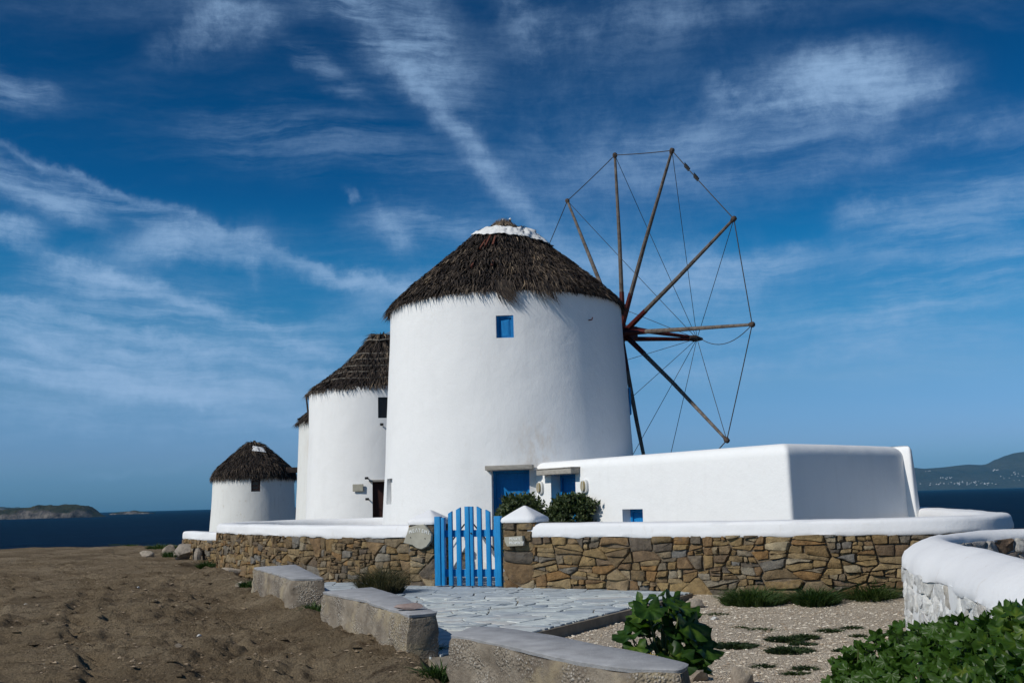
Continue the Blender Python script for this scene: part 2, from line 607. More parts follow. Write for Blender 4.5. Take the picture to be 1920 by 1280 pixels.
M['straw'] = material('thatch_straw', _straw)
M['rust_tile'] = simple('rust_red_batten', (.08, .026, .018), (.19, .065, .038), 10, .9, .5, .01, 40)
M['cloth'] = simple('white_sailcloth', (.66, .65, .62), (.78, .78, .77), 3, .9, .4, .02, 12)
M['glass_dark'] = simple('dark_pane', (.006, .006, .008), (.014, .013, .013), 3, .25, .1, .002, 20, spec=.5)
M['maroon'] = simple('maroon_frame', (.025, .010, .008), (.05, .018, .013), 4, .7, .2, .005, 30)
M['lamp_glass'] = simple('amber_lamp_glass', (.28, .22, .11), (.40, .33, .18), 9, .35, .2, .004, 60, spec=.5)
M['lamp_body'] = simple('white_lamp_body', (.62, .62, .60), (.72, .72, .70), 6, .5, .1, .002, 40)
M['iron'] = simple('black_iron', (.012, .012, .013), (.03, .028, .027), 9, .6, .2, .003, 60)


def _concrete(t):
    geo = t.nrm
    sep = t.new('ShaderNodeSeparateXYZ')
    t.l.new(t.pos, sep.inputs[0])
    n = t.noise(t.pos, 3.0, 8, .65)
    c = t.ramp(n, [(.3, (.125, .10, .078)), (.5, (.215, .18, .14)), (.7, (.32, .275, .215))])
    y = t.noise(t.pos, 1.7, 6, .6)
    c = t.mix(t.math('MULTIPLY', t.remap(y, .5, .68), .6), c, (.42, .345, .215))
    # exposed pebbles
    v = t.voronoi(t.pos, 48, out='Color')
    vd = t.voronoi(t.pos, 48)
    pick = t.remap(t.noise(t.pos, 2.6, 5, .6), .42, .60)
    pc = t.ramp(v, [(0, (.10, .08, .07)), (.5, (.33, .29, .24)), (1, (.62, .58, .52))])
    c = t.mix(t.math('MULTIPLY', t.math('MULTIPLY', t.remap(vd, .55, .38), pick), .75), c, pc)
    t.put(t.b.inputs['Base Color'], c)
    h = t.math('ADD', t.math('MULTIPLY', t.noise(t.pos, 11, 8, .7), 1.0), t.math('MULTIPLY', t.math('SUBTRACT', 1.0, vd), t.math('MULTIPLY', pick, .8)))
    t.put(t.b.inputs['Normal'], bump(t, h, 1.0, .03))
    t.b.inputs['Roughness'].default_value = .95
    t.b.inputs['Specular IOR Level'].default_value = .12


M['concrete'] = material('pebbled_concrete', _concrete)
M['screed'] = simple('grey_screed', (.25, .25, .255), (.43, .43, .435), 5, .9, .6, .012, 55)


def _dirt(t):
    n = t.noise(t.pos, .55, 8, .62)
    c = t.ramp(n, [(.30, (.165, .122, .076)), (.5, (.262, .200, .128)), (.70, (.36, .285, .19))])
    # wind and tyre streaks across the slope
    s = t.noise(t.mapping(t.pos, (1.0, 3.2, 1), (0, 0, R(12))), 1.5, 8, .7)
    c = t.mix(t.math('MULTIPLY', t.remap(s, .50, .66), .75), c, (.115, .082, .054))
    mo = t.noise(t.mapping(t.pos, (1, 1.8, 1)), 1.1, 8, .7)
    c = t.mix(t.math('MULTIPLY', t.remap(mo, .55, .66), .6), c, (.105, .078, .054))
    s2 = t.noise(t.mapping(t.pos, (.8, 2.4, 1), (0, 0, R(-8))), 2.7, 9, .72)
    c = t.mix(t.math('MULTIPLY', t.remap(s2, .56, .72), .55), c, (.38, .29, .19))
    f = t.noise(t.pos, 26, 8, .75)
    c = t.mix(1.0, c, t.ramp(f, [(.3, (.55, .55, .55)), (.5, (1, 1, 1)), (.72, (1.35, 1.33, 1.3))]), 'MULTIPLY')
    v = t.voronoi(t.pos, 16)
    pick = t.remap(t.noise(t.pos, 40, 2, .5), .62, .70)
    c = t.mix(t.math('MULTIPLY', t.remap(v, .16, .08), pick), c, (.42, .39, .34))
    t.put(t.b.inputs['Base Color'], c)
    h = t.math('ADD', t.noise(t.pos, 5, 9, .75), t.math('MULTIPLY', t.noise(t.pos, 45, 6, .7), .25))
    t.put(t.b.inputs['Normal'], bump(t, h, 1.0, .20))
    t.b.inputs['Roughness'].default_value = 1.0
    t.b.inputs['Specular IOR Level'].default_value = .05


M['dirt'] = material('bare_earth', _dirt)


def _gravel(t):
    n = t.noise(t.pos, 1.2, 6, .6)
    c = t.ramp(n, [(.3, (.42, .33, .225)), (.6, (.58, .47, .335)), (.8, (.66, .56, .425))])
    vc = t.voronoi(t.pos, 60, out='Color')
    c = t.mix(.6, c, t.ramp(vc, [(0, (.28, .21, .15)), (.45, (.54, .46, .36)), (.8, (.72, .66, .57)), (1, (.40, .35, .31))]))
    t.put(t.b.inputs['Base Color'], c)
    vd = t.voronoi(t.pos, 60)
    h = t.math('ADD', t.math('SUBTRACT', 1.0, vd), t.math('MULTIPLY', t.noise(t.pos, 8, 6, .7), .8))
    t.put(t.b.inputs['Normal'], bump(t, h, 1.0, .03))
    t.b.inputs['Roughness'].default_value = 1.0
    t.b.inputs['Specular IOR Level'].default_value = .08


M['gravel'] = material('pale_gravel', _gravel)
M['pebble'] = simple('pebbles', (.36, .28, .20), (.68, .61, .50), 1, .9, .2, .004, 60, attr=True)
M['clod'] = simple('earth_clods', (.15, .108, .068), (.37, .285, .195), 1, .95, .4, .008, 40, attr=True)


def _flag(t):
    oi = t.new('ShaderNodeObjectInfo')
    base = t.ramp(oi.outputs['Random'], [(0, (.47, .52, .52)), (.2, (.60, .64, .62)), (.42, (.33, .38, .42)), (.55, (.64, .67, .65)), (.75, (.53, .57, .555)), (.88, (.38, .42, .45)), (1, (.58, .57, .53))])
    n = t.noise(t.pos, 5, 8, .68)
    c = t.mix(1.0, base, t.ramp(n, [(.3, (.72, .74, .78)), (.55, (1, 1, 1)), (.75, (1.2, 1.2, 1.18))]), 'MULTIPLY')
    d = t.noise(t.pos, 2.2, 6, .65)
    c = t.mix(t.math('MULTIPLY', t.remap(d, .56, .75), .5), c, (.26, .23, .18))
    t.put(t.b.inputs['Base Color'], c)
    h = t.noise(t.pos, 13, 7, .68)
    t.put(t.b.inputs['Normal'], bump(t, h, .35, .012))
    t.b.inputs['Roughness'].default_value = .7


M['flag'] = material('slate_flagstone', _flag)
M['grout'] = simple('paving_grout', (.15, .125, .095), (.29, .255, .20), 6, .95, .5, .01, 50)
M['plaque'] = simple('pale_stone_plaque', (.30, .285, .23), (.42, .40, .33), 8, .85, .4, .01, 60)
M['letters'] = simple('worn_white_paint', (.58, .58, .55), (.76, .76, .73), 14, .8, .2, .003, 60)


def _leaf(cols, rough=.5, trans=.25):
    def f(t):
        a = t.new('ShaderNodeAttribute')
        a.attribute_name = 'tone'
        oi = t.new('ShaderNodeObjectInfo')
        v = t.math('ADD', a.outputs['Fac'], t.math('MULTIPLY', oi.outputs['Random'], .35))
        c = t.ramp(v, cols)
        n = t.noise(t.pos, 30, 4, .6)
        c = t.mix(1.0, c, t.ramp(n, [(.3, (.7, .7, .7)), (.7, (1.25, 1.25, 1.2))]), 'MULTIPLY')
        t.put(t.b.inputs['Base Color'], c)
        t.b.inputs['Roughness'].default_value = rough
        t.b.inputs['Specular IOR Level'].default_value = .3
        tr = t.new('ShaderNodeBsdfTranslucent')
        t.put(tr.inputs[0], t.mix(1.0, c, (1.1, 1.35, .6), 'MULTIPLY'))
        mx = t.new('ShaderNodeMixShader')
        mx.inputs[0].default_value = trans
        t.l.new(t.b.outputs[0], mx.inputs[1])
        t.l.new(tr.outputs[0], mx.inputs[2])
        t.l.new(mx.outputs[0], t.out.inputs[0])
    return f


M['bush'] = material('evergreen_leaf', _leaf([(0, (.012, .022, .008)), (.4, (.028, .046, .016)), (.7, (.07, .095, .035)), (1, (.16, .18, .08))]))
M['mallow'] = material('mallow_leaf', _leaf([(0, (.008, .026, .005)), (.40, (.020, .056, .008)), (.66, (.045, .098, .013)), (.85, (.095, .155, .02)), (1, (.16, .20, .025))], .42, .35))
M['grass'] = material('grass_blade', _leaf([(0, (.014, .032, .008)), (.5, (.032, .07, .016)), (1, (.085, .12, .035))], .6))
M['weed'] = material('low_weed_leaf', _leaf([(0, (.008, .018, .006)), (.6, (.02, .04, .012)), (1, (.05, .075, .02))], .6))
M['drygrass'] = material('dry_tussock', _leaf([(0, (.028, .030, .014)), (.5, (.065, .062, .03)), (1, (.17, .135, .07))], .7))
M['stem'] = simple('green_stem', (.06, .08, .025), (.12, .13, .05), 8, .7, .2, .004, 40)
M['petal'] = simple('yellow_petal', (.55, .36, .02), (.70, .52, .05), 9, .7, .1, .002, 40)
M['white_petal'] = simple('white_petal', (.6, .6, .58), (.75, .72, .74), 9, .7, .1, .002, 40)
M['wood_branch'] = simple('bush_branch', (.05, .037, .025), (.10, .08, .055), 9, .9, .4, .006, 40)


def _water(t):
    big = t.noise(t.mapping(t.pos, (1, 2.6, 1), (0, 0, R(8))), .010, 7, .62)
    c = t.ramp(big, [(.35, (.0005, .006, .020)), (.65, (.001, .011, .034))])
    ch = t.noise(t.mapping(t.pos, (1, 3.2, 1)), .035, 8, .72)
    c = t.mix(t.math('MULTIPLY', t.remap(ch, .50, .66), .8), c, (.003, .026, .065))
    fo = t.noise(t.mapping(t.pos, (1, 2.2, 1)), .11, 4, .6)
    fm = t.noise(t.pos, .012, 3, .5)
    foam = t.math('MULTIPLY', t.remap(fo, .68, .73), t.remap(fm, .45, .6))
    c = t.mix(t.math('MULTIPLY', foam, .7), c, (.32, .35, .38))
    t.put(t.b.inputs['Base Color'], c)
    t.b.inputs['Roughness'].default_value = .55
    t.b.inputs['Specular IOR Level'].default_value = .02
    h = t.math('ADD', t.noise(t.mapping(t.pos, (1, 2.2, 1)), .09, 7, .65), t.math('MULTIPLY', t.noise(t.pos, .7, 5, .6), .12))
    t.put(t.b.inputs['Normal'], bump(t, h, .9, 3.0))


M['water'] = material('sea_water', _water)


def _islet(t):
    sep = t.new('ShaderNodeSeparateXYZ')
    t.l.new(t.nrm, sep.inputs[0])
    n = t.noise(t.pos, .05, 8, .68)
    rock = t.ramp(n, [(.36, (.03, .027, .026)), (.5, (.11, .095, .085)), (.64, (.24, .21, .18))])
    gr = t.ramp(t.noise(t.pos, .03, 6, .6), [(.35, (.022, .026, .012)), (.65, (.055, .052, .026))])
    c = t.mix(t.remap(t.math('ADD', sep.outputs[2], t.math('MULTIPLY', t.math('SUBTRACT', n, .5), .5)), .72, .88), rock, gr)
    t.put(t.b.inputs['Base Color'], c)
    t.put(t.b.inputs['Normal'], bump(t, t.noise(t.pos, .09, 8, .7), 1.0, 8.0))
    t.b.inputs['Roughness'].default_value = 1


M['islet'] = material('islet_rock', _islet)


def _hills(t):
    n = t.noise(t.pos, .0018, 8, .62)
    c = t.ramp(n, [(.3, (.025, .030, .018)), (.6, (.055, .052, .034)), (.8, (.10, .085, .06))])
    t.put(t.b.inputs['Base Color'], c)
    t.put(t.b.inputs['Normal'], bump(t, t.noise(t.pos, .004, 8, .65), .8, 60.0))
    t.b.inputs['Roughness'].default_value = 1


M['hills'] = material('far_hillside', _hills)

# ------------------------------------------------------------------ ground, sea, hills
BLOCK_LINE = np.array([(-9.0, 27.0), (-6.6, 23.2), (-4.6, 18.4), (-3.2, 15.1), (-2.4, 13.2), (-1.0, 10.2), (-.6, 8.6), (.4, 7.3), (1.2, 6.6), (3.0, 5.0), (6, 3)])


def side_of_blocks(x, y):
    """positive to the right of the line of concrete blocks"""
    lx = np.interp(y, BLOCK_LINE[::-1, 1], BLOCK_LINE[::-1, 0])
    return x - lx


def dirt_z(x, y):
    x = np.asarray(x, float)
    y = np.asarray(y, float)
    z = .10 * fbm(x * .22, y * .22, 3, 3)
    z = z + .075 * fbm(x * 1.1 + .3 * y, y * 1.9, 11, 4, .6) + .075 * fbm(x * 3.1 + .5 * y, y * 4.2, 23, 4, .68) * (.35 + 1.1 * vnoise(x * .5, y * .6, 29))
    # ruts left by tyres, running away from the camera and along the slope
    for k, (x0, sl, dep) in enumerate([(-5.6, -.30, .050), (-4.2, -.27, .05), (-8.5, -.42, .035), (-3.1, -.20, .03), (-6.9, -.35, .03)]):
        c = x0 + sl * (y - 10) + .35 * fbm(y * .35, y * 0 + k, 40 + k, 2)
        d = (x - c) / .16
        z = z - .55 * dep * np.exp(-d * d) * (.3 + .6 * vnoise(y * 1.6, x * 0 + k, 51)) + dep * .35 * np.exp(-((np.abs(d) - 1.9) / .6) ** 2) * vnoise(y * 2.2, x * 0 + k, 57)
    # scraped ridges across the foreground
    for k, (y0, sl) in enumerate([(9.9, .12), (11.2, .05), (13.0, .1), (15.6, .06)]):
        c = y0 + sl * (x + 5) + .4 * fbm(x * .7, x * 0 + k, 70 + k, 3)
        d = (y - c) / .17
        z = z + .055 * np.exp(-d * d) * np.clip(2 * vnoise(x * .9, x * 0 + k, 81) - .6, 0, 1) - .03 * np.exp(-((d + 1.7) / .8) ** 2)
    s = side_of_blocks(x, y)
    z = z - .08 * np.exp(-((s + .9) / .6) ** 2) * (y < 19) + .10 * np.exp(-((s + .25) / .35) ** 2) * (y < 24) * (.4 + 1.0 * vnoise(x * 1.7, y * 1.7, 33))
    # churned strip beside the blocks
    ch_ = np.exp(-((s + 1.6) / 1.1) ** 2) * (y < 24)
    z = z + ch_ * (.15 * fbm(x * 2.6 + .6 * y, y * 3.2, 37, 5, .68))
    z = z + .030 * np.clip(fbm(x * 6.5, y * 7.5, 47, 3, .6), -.2, 1) * (.3 + 1.2 * vnoise(x * .7 + 9, y * .8, 48))
    # two wheel tracks running up the slope with cleated edges
    for k, off in enumerate((-3.2, -4.7)):
        d = (s - off - .25 * fbm(y * .4, y * 0 + k, 140 + k, 2)) / .17
        z = z - .075 * np.exp(-d ** 4) * (.5 + .5 * np.sin(y * 17 + 3 * d)) * (y < 30) + .03 * np.exp(-((np.abs(d) - 1.5) / .4) ** 2) * (y < 30)
    near = np.clip((s + .05) / .3, 0, 1)                      # sunk under paving, yard and garden
    z = z * (1 - near) + (-.17) * near
    # crest and fall to the shore
    cr = 39.0 + 4 * fbm(x * .06, x * 0, 5, 2)
    d = np.clip(y - cr, 0, None)
    z = z + np.where(y > 25, .12 * np.clip((y - 25) / 14, 0, 1), 0) - .062 * d - .0001 * d * d
    sl = np.clip(-x - 40, 0, None)
    z = z - .06 * sl
    sr = np.clip(x - 30, 0, None)
    return np.maximum(z - .06 * sr, -14)


def axis(segs):
    out = [np.arange(a, b, s) for a, b, s in segs]
    return np.concatenate(out)


def grid(xs, ys, zf):
    X, Y = np.meshgrid(xs, ys)
    Z = zf(X, Y)
    V = np.stack([X, Y, Z], -1).reshape(-1, 3)
    nx, ny = len(xs), len(ys)
    i = np.arange(nx * ny).reshape(ny, nx)
    F = np.stack([i[:-1, :-1], i[:-1, 1:], i[1:, 1:], i[1:, :-1]], -1).reshape(-1, 4)
    return V, F.tolist()


xs = axis([(-300, -40, 12), (-40, -16, 1.0), (-16, -8, .12), (-8, 0, .032), (0, 12, .4), (12, 30, 2), (30, 310, 14)])
ys = axis([(-20, 6, 2), (6, 15, .036), (15, 24, .08), (24, 50, .3), (50, 100, 2), (100, 420, 12)])
V, F = grid(xs, ys, dirt_z)
ground = kind(link('ground', newmesh('ground', V, F, M['dirt'], sharp=None)), 'structure')

# sea: rings that widen towards the horizon
rr = [30, 200, 500, 1000, 2000, 4000, 7000, 10500]
V, F = [], []
for r_ in rr:
    for k in range(96):
        a = 2 * math.pi * k / 96
        V.append((r_ * math.cos(a), r_ * math.sin(a), -9.0))
for i in range(len(rr) - 1):
    for k in range(96):
        F.append((i * 96 + k, i * 96 + (k + 1) % 96, (i + 1) * 96 + (k + 1) % 96, (i + 1) * 96 + k))
F.append(tuple(range(96)))
kind(link('sea', newmesh('sea', V, F, M['water'], smooth=False)), 'structure')

# islet with a rocky point, low on the left horizon
ISY = 1950.0


def islet(name, prof, Y, depth, seed, nx=150, ny=26):
    px = np.array([q[0] for q in prof], float)
    hh = np.array([atY(q[0], q[1], Y)[2] for q in prof])
    wx = np.array([atY(q[0], q[1], Y)[0] for q in prof])
    xs_ = np.linspace(wx[0], wx[-1], nx)
    ys_ = np.linspace(-1, 1, ny)
    X, T = np.meshgrid(xs_, ys_)
    H = np.interp(X, wx, hh) + 9
    prof_ = np.clip(1 - np.abs(T) ** 2.6, 0, 1) ** .55
    rug = 1 + .35 * fbm(X * .03, T * 3.1, seed, 4, .6) * (1 - .4 * (T > -.1))
    Z = -12 + (H + 3) * prof_ * rug
    Yy = Y + T * depth * (.5 + .5 * np.clip(H / max(H.max(), 1), .15, 1)) + 8 * fbm(X * .05, T * 2, seed + 3, 3)
    V = np.stack([X, Yy, Z], -1).reshape(-1, 3)
    i = np.arange(nx * ny).reshape(ny, nx)
    F = np.stack([i[:-1, :-1], i[:-1, 1:], i[1:, 1:], i[1:, :-1]], -1).reshape(-1, 4).tolist()
    return kind(link(name, newmesh(name, V, F, M['islet'], sharp=50)), 'structure')


islet('islet', [(-260, 962), (-120, 956), (0, 954), (40, 953), (80, 949), (130, 946), (145, 948), (152, 950), (160, 948.5), (172, 955), (180, 961), (190, 966), (197, 969)], ISY, 60, 5)
islet('skerry', [(208, 962), (220, 960.5), (240, 958.5), (255, 957), (266, 959), (290, 961.5)], 2900, 25, 9, 60, 12)
islet('far_islet', [(-200, 956), (-60, 951.5), (0, 950.5), (40, 952), (70, 957.5)], 5200, 60, 15, 60, 12)

# hilly coast across the strait on the right
HY = 9000.0
hp = [(1560, 905), (1640, 885), (1713, 876), (1729, 878), (1770, 875), (1811, 870), (1839, 871), (1853, 869), (1880, 858), (1904, 848), (1925, 845), (1990, 852), (2080, 868), (2200, 886), (2400, 903)]
wx = np.array([atY(a, b, HY)[0] for a, b in hp])
wz = np.array([atY(a, b, HY)[2] for a, b in hp])
xs_ = np.linspace(wx[0], wx[-1], 220)
t_ = np.linspace(-1, 1, 34)
X, T = np.meshgrid(xs_, t_)
H = np.interp(X, wx, wz) + 9
Z = -14 + (H + 5) * np.clip(1 - np.abs(T) ** 1.25, 0, 1) * (1 + .30 * fbm(X * .0022, T * 2.4, 31, 5, .55) * (np.abs(T) > .04) * np.minimum(1, np.abs(T) * 5))
V = np.stack([X, HY + T * 1100, Z], -1).reshape(-1, 3)
i = np.arange(X.size).reshape(X.shape)
F = np.stack([i[:-1, :-1], i[:-1, 1:], i[1:, 1:], i[1:, :-1]], -1).reshape(-1, 4).tolist()
kind(link('hills', newmesh('hills', V, F, M['hills'], sharp=None)), 'structure')
# white villages on the slope, far too small to tell apart
hv = []
for cx_, cy_, n, sx_, sy_ in [(1738, 884, 6, 5, 1), (1780, 895, 12, 12, 1.5), (1800, 905, 12, 16, 2), (1826, 904, 12, 12, 2), (1850, 907, 12, 10, 1.5), (1863, 881, 6, 4, 1), (1890, 897, 14, 10, 2), (1906, 892, 12, 8, 4), (1760, 906, 10, 14, 1.5)]:
    for _ in range(n):
        x_, y_ = cx_ + rng.normal() * sx_, cy_ + rng.normal() * sy_
        # sits on the near slope: march along the sight line to the hillside
        best = None
        for T0 in np.linspace(-.97, -.02, 90):
            p_ = atY(x_, y_, HY + T0 * 1100)
            h_ = -14 + (np.interp(p_[0], wx, wz) + 14) * (1 - abs(T0) ** 1.25)
            if h_ > p_[2]:
                best = p_
                break
        if best is None:
            continue
        s_ = rng.uniform(2.2, 4.6)
        hv.append(box_vf(best + np.array([0, -25, s_ * .5 - 2]), (1, 0, 0), (0, 1, 0), (0, 0, 1), s_, s_ * .7, s_ * .6))
Vv, Fv = join(hv)
kind(link('far_village_houses', newmesh('village', Vv, Fv, M['white'], smooth=False)), 'stuff')


# ------------------------------------------------------------------ windmills
def lathe(c, prof, n, disp=None):
    V, F = [], []
    for j, (r_, z_) in enumerate(prof):
        for k in range(n):
            a = 2 * math.pi * k / n
            rr_ = r_ + (disp(a, z_) if disp else 0)
            V.append((c[0] + rr_ * math.cos(a), c[1] + rr_ * math.sin(a), z_))
    for j in range(len(prof) - 1):
        for k in range(n):
            F.append((j * n + k, j * n + (k + 1) % n, (j + 1) * n + (k + 1) % n, (j + 1) * n + k))
    F.append(tuple(range(n))[::-1])
    F.append(tuple(range((len(prof) - 1) * n, len(prof) * n)))
    return V, F


def opening(c, az, r_, z0, z1, w, depth, twist=0.0):
    """a box that cuts an opening into a round wall; az is measured from straight towards the camera, positive to the right"""
    n = np.array([math.sin(az + twist), -math.cos(az + twist), 0])
    p = np.array([c[0] + r_ * math.sin(az), c[1] - r_ * math.cos(az), (z0 + z1) / 2])
    t = np.array([-n[1], n[0], 0])
    ctr = p - n * (depth / 2 - .4)
    V, F = box_vf(ctr, t, n, (0, 0, 1), w / 2, depth / 2 + .4, (z1 - z0) / 2)
    return V, F, p, n, t


def thatch(root, c, prof, ze, seed, n_strands, tiers, hang, tone_shift=0.0, size=1.0, holes=(), crown_cut=2.0):
    """prof: (radius, z) from the eave upwards; straw in lapped courses"""
    g = np.random.default_rng(seed)
    pr = np.array([p[0] for p in prof])
    pz = np.array([p[1] for p in prof])
    s = np.concatenate([[0], np.cumsum(np.hypot(np.diff(pr), np.diff(pz)))])
    # eave underside + base cone
    fine = [(pr[0] - .30, pz[0] - .02)] + [(float(np.interp(q, s, pr)), float(np.interp(q, s, pz))) for q in np.linspace(0, s[-1], 34)]
    fine[-1] = (max(fine[-1][0], .05), fine[-1][1])
    nz = g.integers(1000)
    V, F = lathe(c, [(r_ - .05, z_ - .03) for r_, z_ in fine], 96, lambda a, z_: .05 * float(fbm(a * 6, z_ * 3, int(nz), 3)))
    roof = link('thatched_roof', newmesh('thatch_base', V, F, M['thatch_base'], sharp=None), root)
    # courses of straw
    q = g.random(n_strands)
    frac = 1 - np.sqrt(q * .985)                  # more at the wide foot
    frac = np.clip(frac, 0, .955)
    course = np.floor(frac * tiers) / tiers
    sp = np.clip((course + g.beta(1.2, 3.0, n_strands) / tiers * 1.2) * s[-1], 0, s[-1] * .965)
    a = g.random(n_strands) * 2 * math.pi
    tuft = np.floor(a * 26 + 3 * vnoise(course * 40, a * 0, 3)) / 26
    a = a * .55 + (tuft + .5 / 26) * .45 + g.normal(0, .004, n_strands)
    r_ = np.interp(sp, s, pr)
    z_ = np.interp(sp, s, pz)
    r2 = np.interp(np.clip(sp - .15, 0, None), s, pr)
    z2 = np.interp(np.clip(sp - .15, 0, None), s, pz)
    dr, dz = r2 - r_, z2 - z_
    low = sp < .15
    dr = np.where(low, .06, dr)
    dz = np.where(low, -.10, dz)
    nn = np.hypot(dr, dz) + 1e-9
    dr, dz = dr / nn, dz / nn
    lift = g.uniform(.02, .13, n_strands) * size + .05 * np.sin(course * 50 + a * 9) * 0
    ln = g.uniform(.30, .62, n_strands) * size * np.where(low, .55, 1)
    lat = g.normal(0, .16, n_strands) + .22 * (vnoise(a * 5, course * 9, seed) - .5)
    er = np.stack([np.cos(a), np.sin(a), 0 * a], 1)
    et = np.stack([-np.sin(a), np.cos(a), 0 * a], 1)
    ez = np.array([[0, 0, 1.0]])
    D = er * dr[:, None] + ez * dz[:, None]
    Nn = er * (-dz)[:, None] + ez * dr[:, None]
    C0 = np.array([[c[0], c[1], 0]])
    P0 = C0 + er * r_[:, None] + ez * z_[:, None] - Nn * .03
    P2 = P0 + D * ln[:, None] + et * (lat * ln)[:, None] + Nn * (lift * g.uniform(.2, 1.2, n_strands))[:, None]
    P1 = P0 + D * (ln * .5)[:, None] + et * (lat * ln * .3)[:, None] + Nn * lift[:, None]
    tw = et + Nn * g.normal(0, .6, n_strands)[:, None]
    W = unit(tw) * (g.uniform(.008, .026, n_strands) * size)[:, None]
    tone = np.clip(g.beta(1.6, 2.6, n_strands) * .85 + .42 * (vnoise(a * 9, sp * 2.6, seed + 5) - .5) + .22 * (vnoise(a * 2.2, sp * 1.1, seed + 6) - .5) + tone_shift, 0, .95)
    keep = sp < s[-1] * crown_cut
    tone = np.where(sp > s[-1] * .90, np.clip(tone + .30, 0, .93), tone)
    for az, z0, z1, wa in holes:                  # worn places where battens show
        aa = az - math.pi / 2
        keep &= ~((np.abs(np.angle(np.exp(1j * (a - aa)))) < wa) & (z_ > z0) & (z_ < z1) & (g.random(n_strands) < .85))
    P0, P1, P2, W, tone = P0[keep], P1[keep], P2[keep], W[keep], tone[keep]
    Vs, Fs = blades(P0, P1, P2, W)
    # hanging fringe along the eave
    nh = hang
    ah = g.random(nh) * 2 * math.pi
    tf = np.floor(ah * 15) / 15
    ah = ah * .4 + (tf + .033) * .6
    big = vnoise(ah * 9, ah * 0, seed + 9)
    lh = (.05 + .34 * big ** 2.6 + .10 * g.random(nh)) * size
    lath = g.normal(.10, .25, nh) * lh
    er = np.stack([np.cos(ah), np.sin(ah), 0 * ah], 1)
    et = np.stack([-np.sin(ah), np.cos(ah), 0 * ah], 1)
    Q0 = C0 + er * (pr[0] - .03 - g.uniform(0, .12, nh))[:, None] + ez * (pz[0] + g.uniform(-.02, .10, nh))[:, None]
    Q1 = Q0 + er * (.03 + .03 * g.random(nh))[:, None] - ez * (lh * .5)[:, None] + et * (lath * .3)[:, None]
    Q2 = Q0 + er * (.01 + .05 * g.random(nh))[:, None] - ez * lh[:, None] + et * lath[:, None]
    Wh = unit(et + er * g.normal(0, .5, nh)[:, None]) * (g.uniform(.006, .018, nh) * size)[:, None]
    Vh, Fh = blades(Q0, Q1, Q2, Wh)
    th = np.clip(g.beta(1.6, 2.4, nh) * .8 + tone_shift, 0, .95)
    off = len(Vs)
    Fh = [[i + off for i in f] for f in Fh]
    V = np.concatenate([Vs, Vh])
    tone = np.concatenate([np.repeat(tone, 5), np.repeat(th, 5)])
    kind(link('straw', newmesh('straw', V, Fs + Fh, M['straw'], smooth=False, color=tone), roof), 'stuff')
    return roof


def tower(root, c, z0, ze, rb, re, mat, cuts, n=120, seed=1, curve=.4):
    prof = []
    for t in np.linspace(0, 1, 44):
        prof.append((rb + (re - rb) * (t * (1 - curve) + curve * (1 - (1 - t) ** 2)), z0 + (ze - z0) * t))
    V, F = lathe(c, prof, n, lambda a, z: .035 * float(fbm(math.cos(a) * 1.6 + 5, z * .5 + math.sin(a) * 1.6, seed, 3)))
    me = newmesh('tower_wall', V, F, mat)
    if cuts:
        me = cut(me, cuts)
    return link('wall', me, root)


# main mill
MC = np.array([-.17, 30.0])
main = thing('windmill', 'largest whitewashed windmill with a thatched roof, bare sail spars and blue door', 'windmill', (MC[0], MC[1], 0))


def radius_main(z):
    t = z / 7.1
    return 3.84 + (3.52 - 3.84) * (t * .6 + .4 * (1 - (1 - t) ** 2))


def az_for(px, py, c, rad):
    """direction round the tower whose wall point is seen at the pixel"""
    best = None
    for az in np.linspace(-1.5, 1.5, 3001):
        x, y = c[0] + rad * math.sin(az), c[1] - rad * math.cos(az)
        d = ray(px, py)
        e = abs(x / y - d[0] / d[1])
        if best is None or e < best[0]:
            best = (e, az, y)
    return best[1], best[2]


def z_at(px, py, Y):
    return atY(px, py, Y)[2]


cuts = []
azw, yw = az_for(946.5, 612, MC, 3.55)
w_z0, w_z1 = z_at(946, 633, yw), z_at(946, 591, yw)
V1, F1, pw, nw, tw_ = opening(MC, azw, radius_main(6.2), w_z0, w_z1, .47, .16, R(-9))
cuts.append((V1, F1))
azd, yd = az_for(957, 920, MC, 3.75)
d_z1 = z_at(957, 881, yd)
V1, F1, pd_, nd, td = opening(MC, azd, radius_main(1.2), -.2, d_z1, .98, .34, R(-9))
cuts.append((V1, F1))
azn, yn = az_for(726.5, 920, MC, 3.78)
n_z0, n_z1 = z_at(726, 945, yn), z_at(726, 897, yn)
V1, F1, pn, nn_, tn = opening(MC, azn, radius_main(1.6), n_z0, n_z1, .52, .30, R(12))
cuts.append((V1, F1))
azs, ys_ = az_for(1171.5, 745, MC, 3.63)
tower(main, MC, -.3, 7.12, 3.85, 3.52, M['white_tower'], cuts, 160, 4)


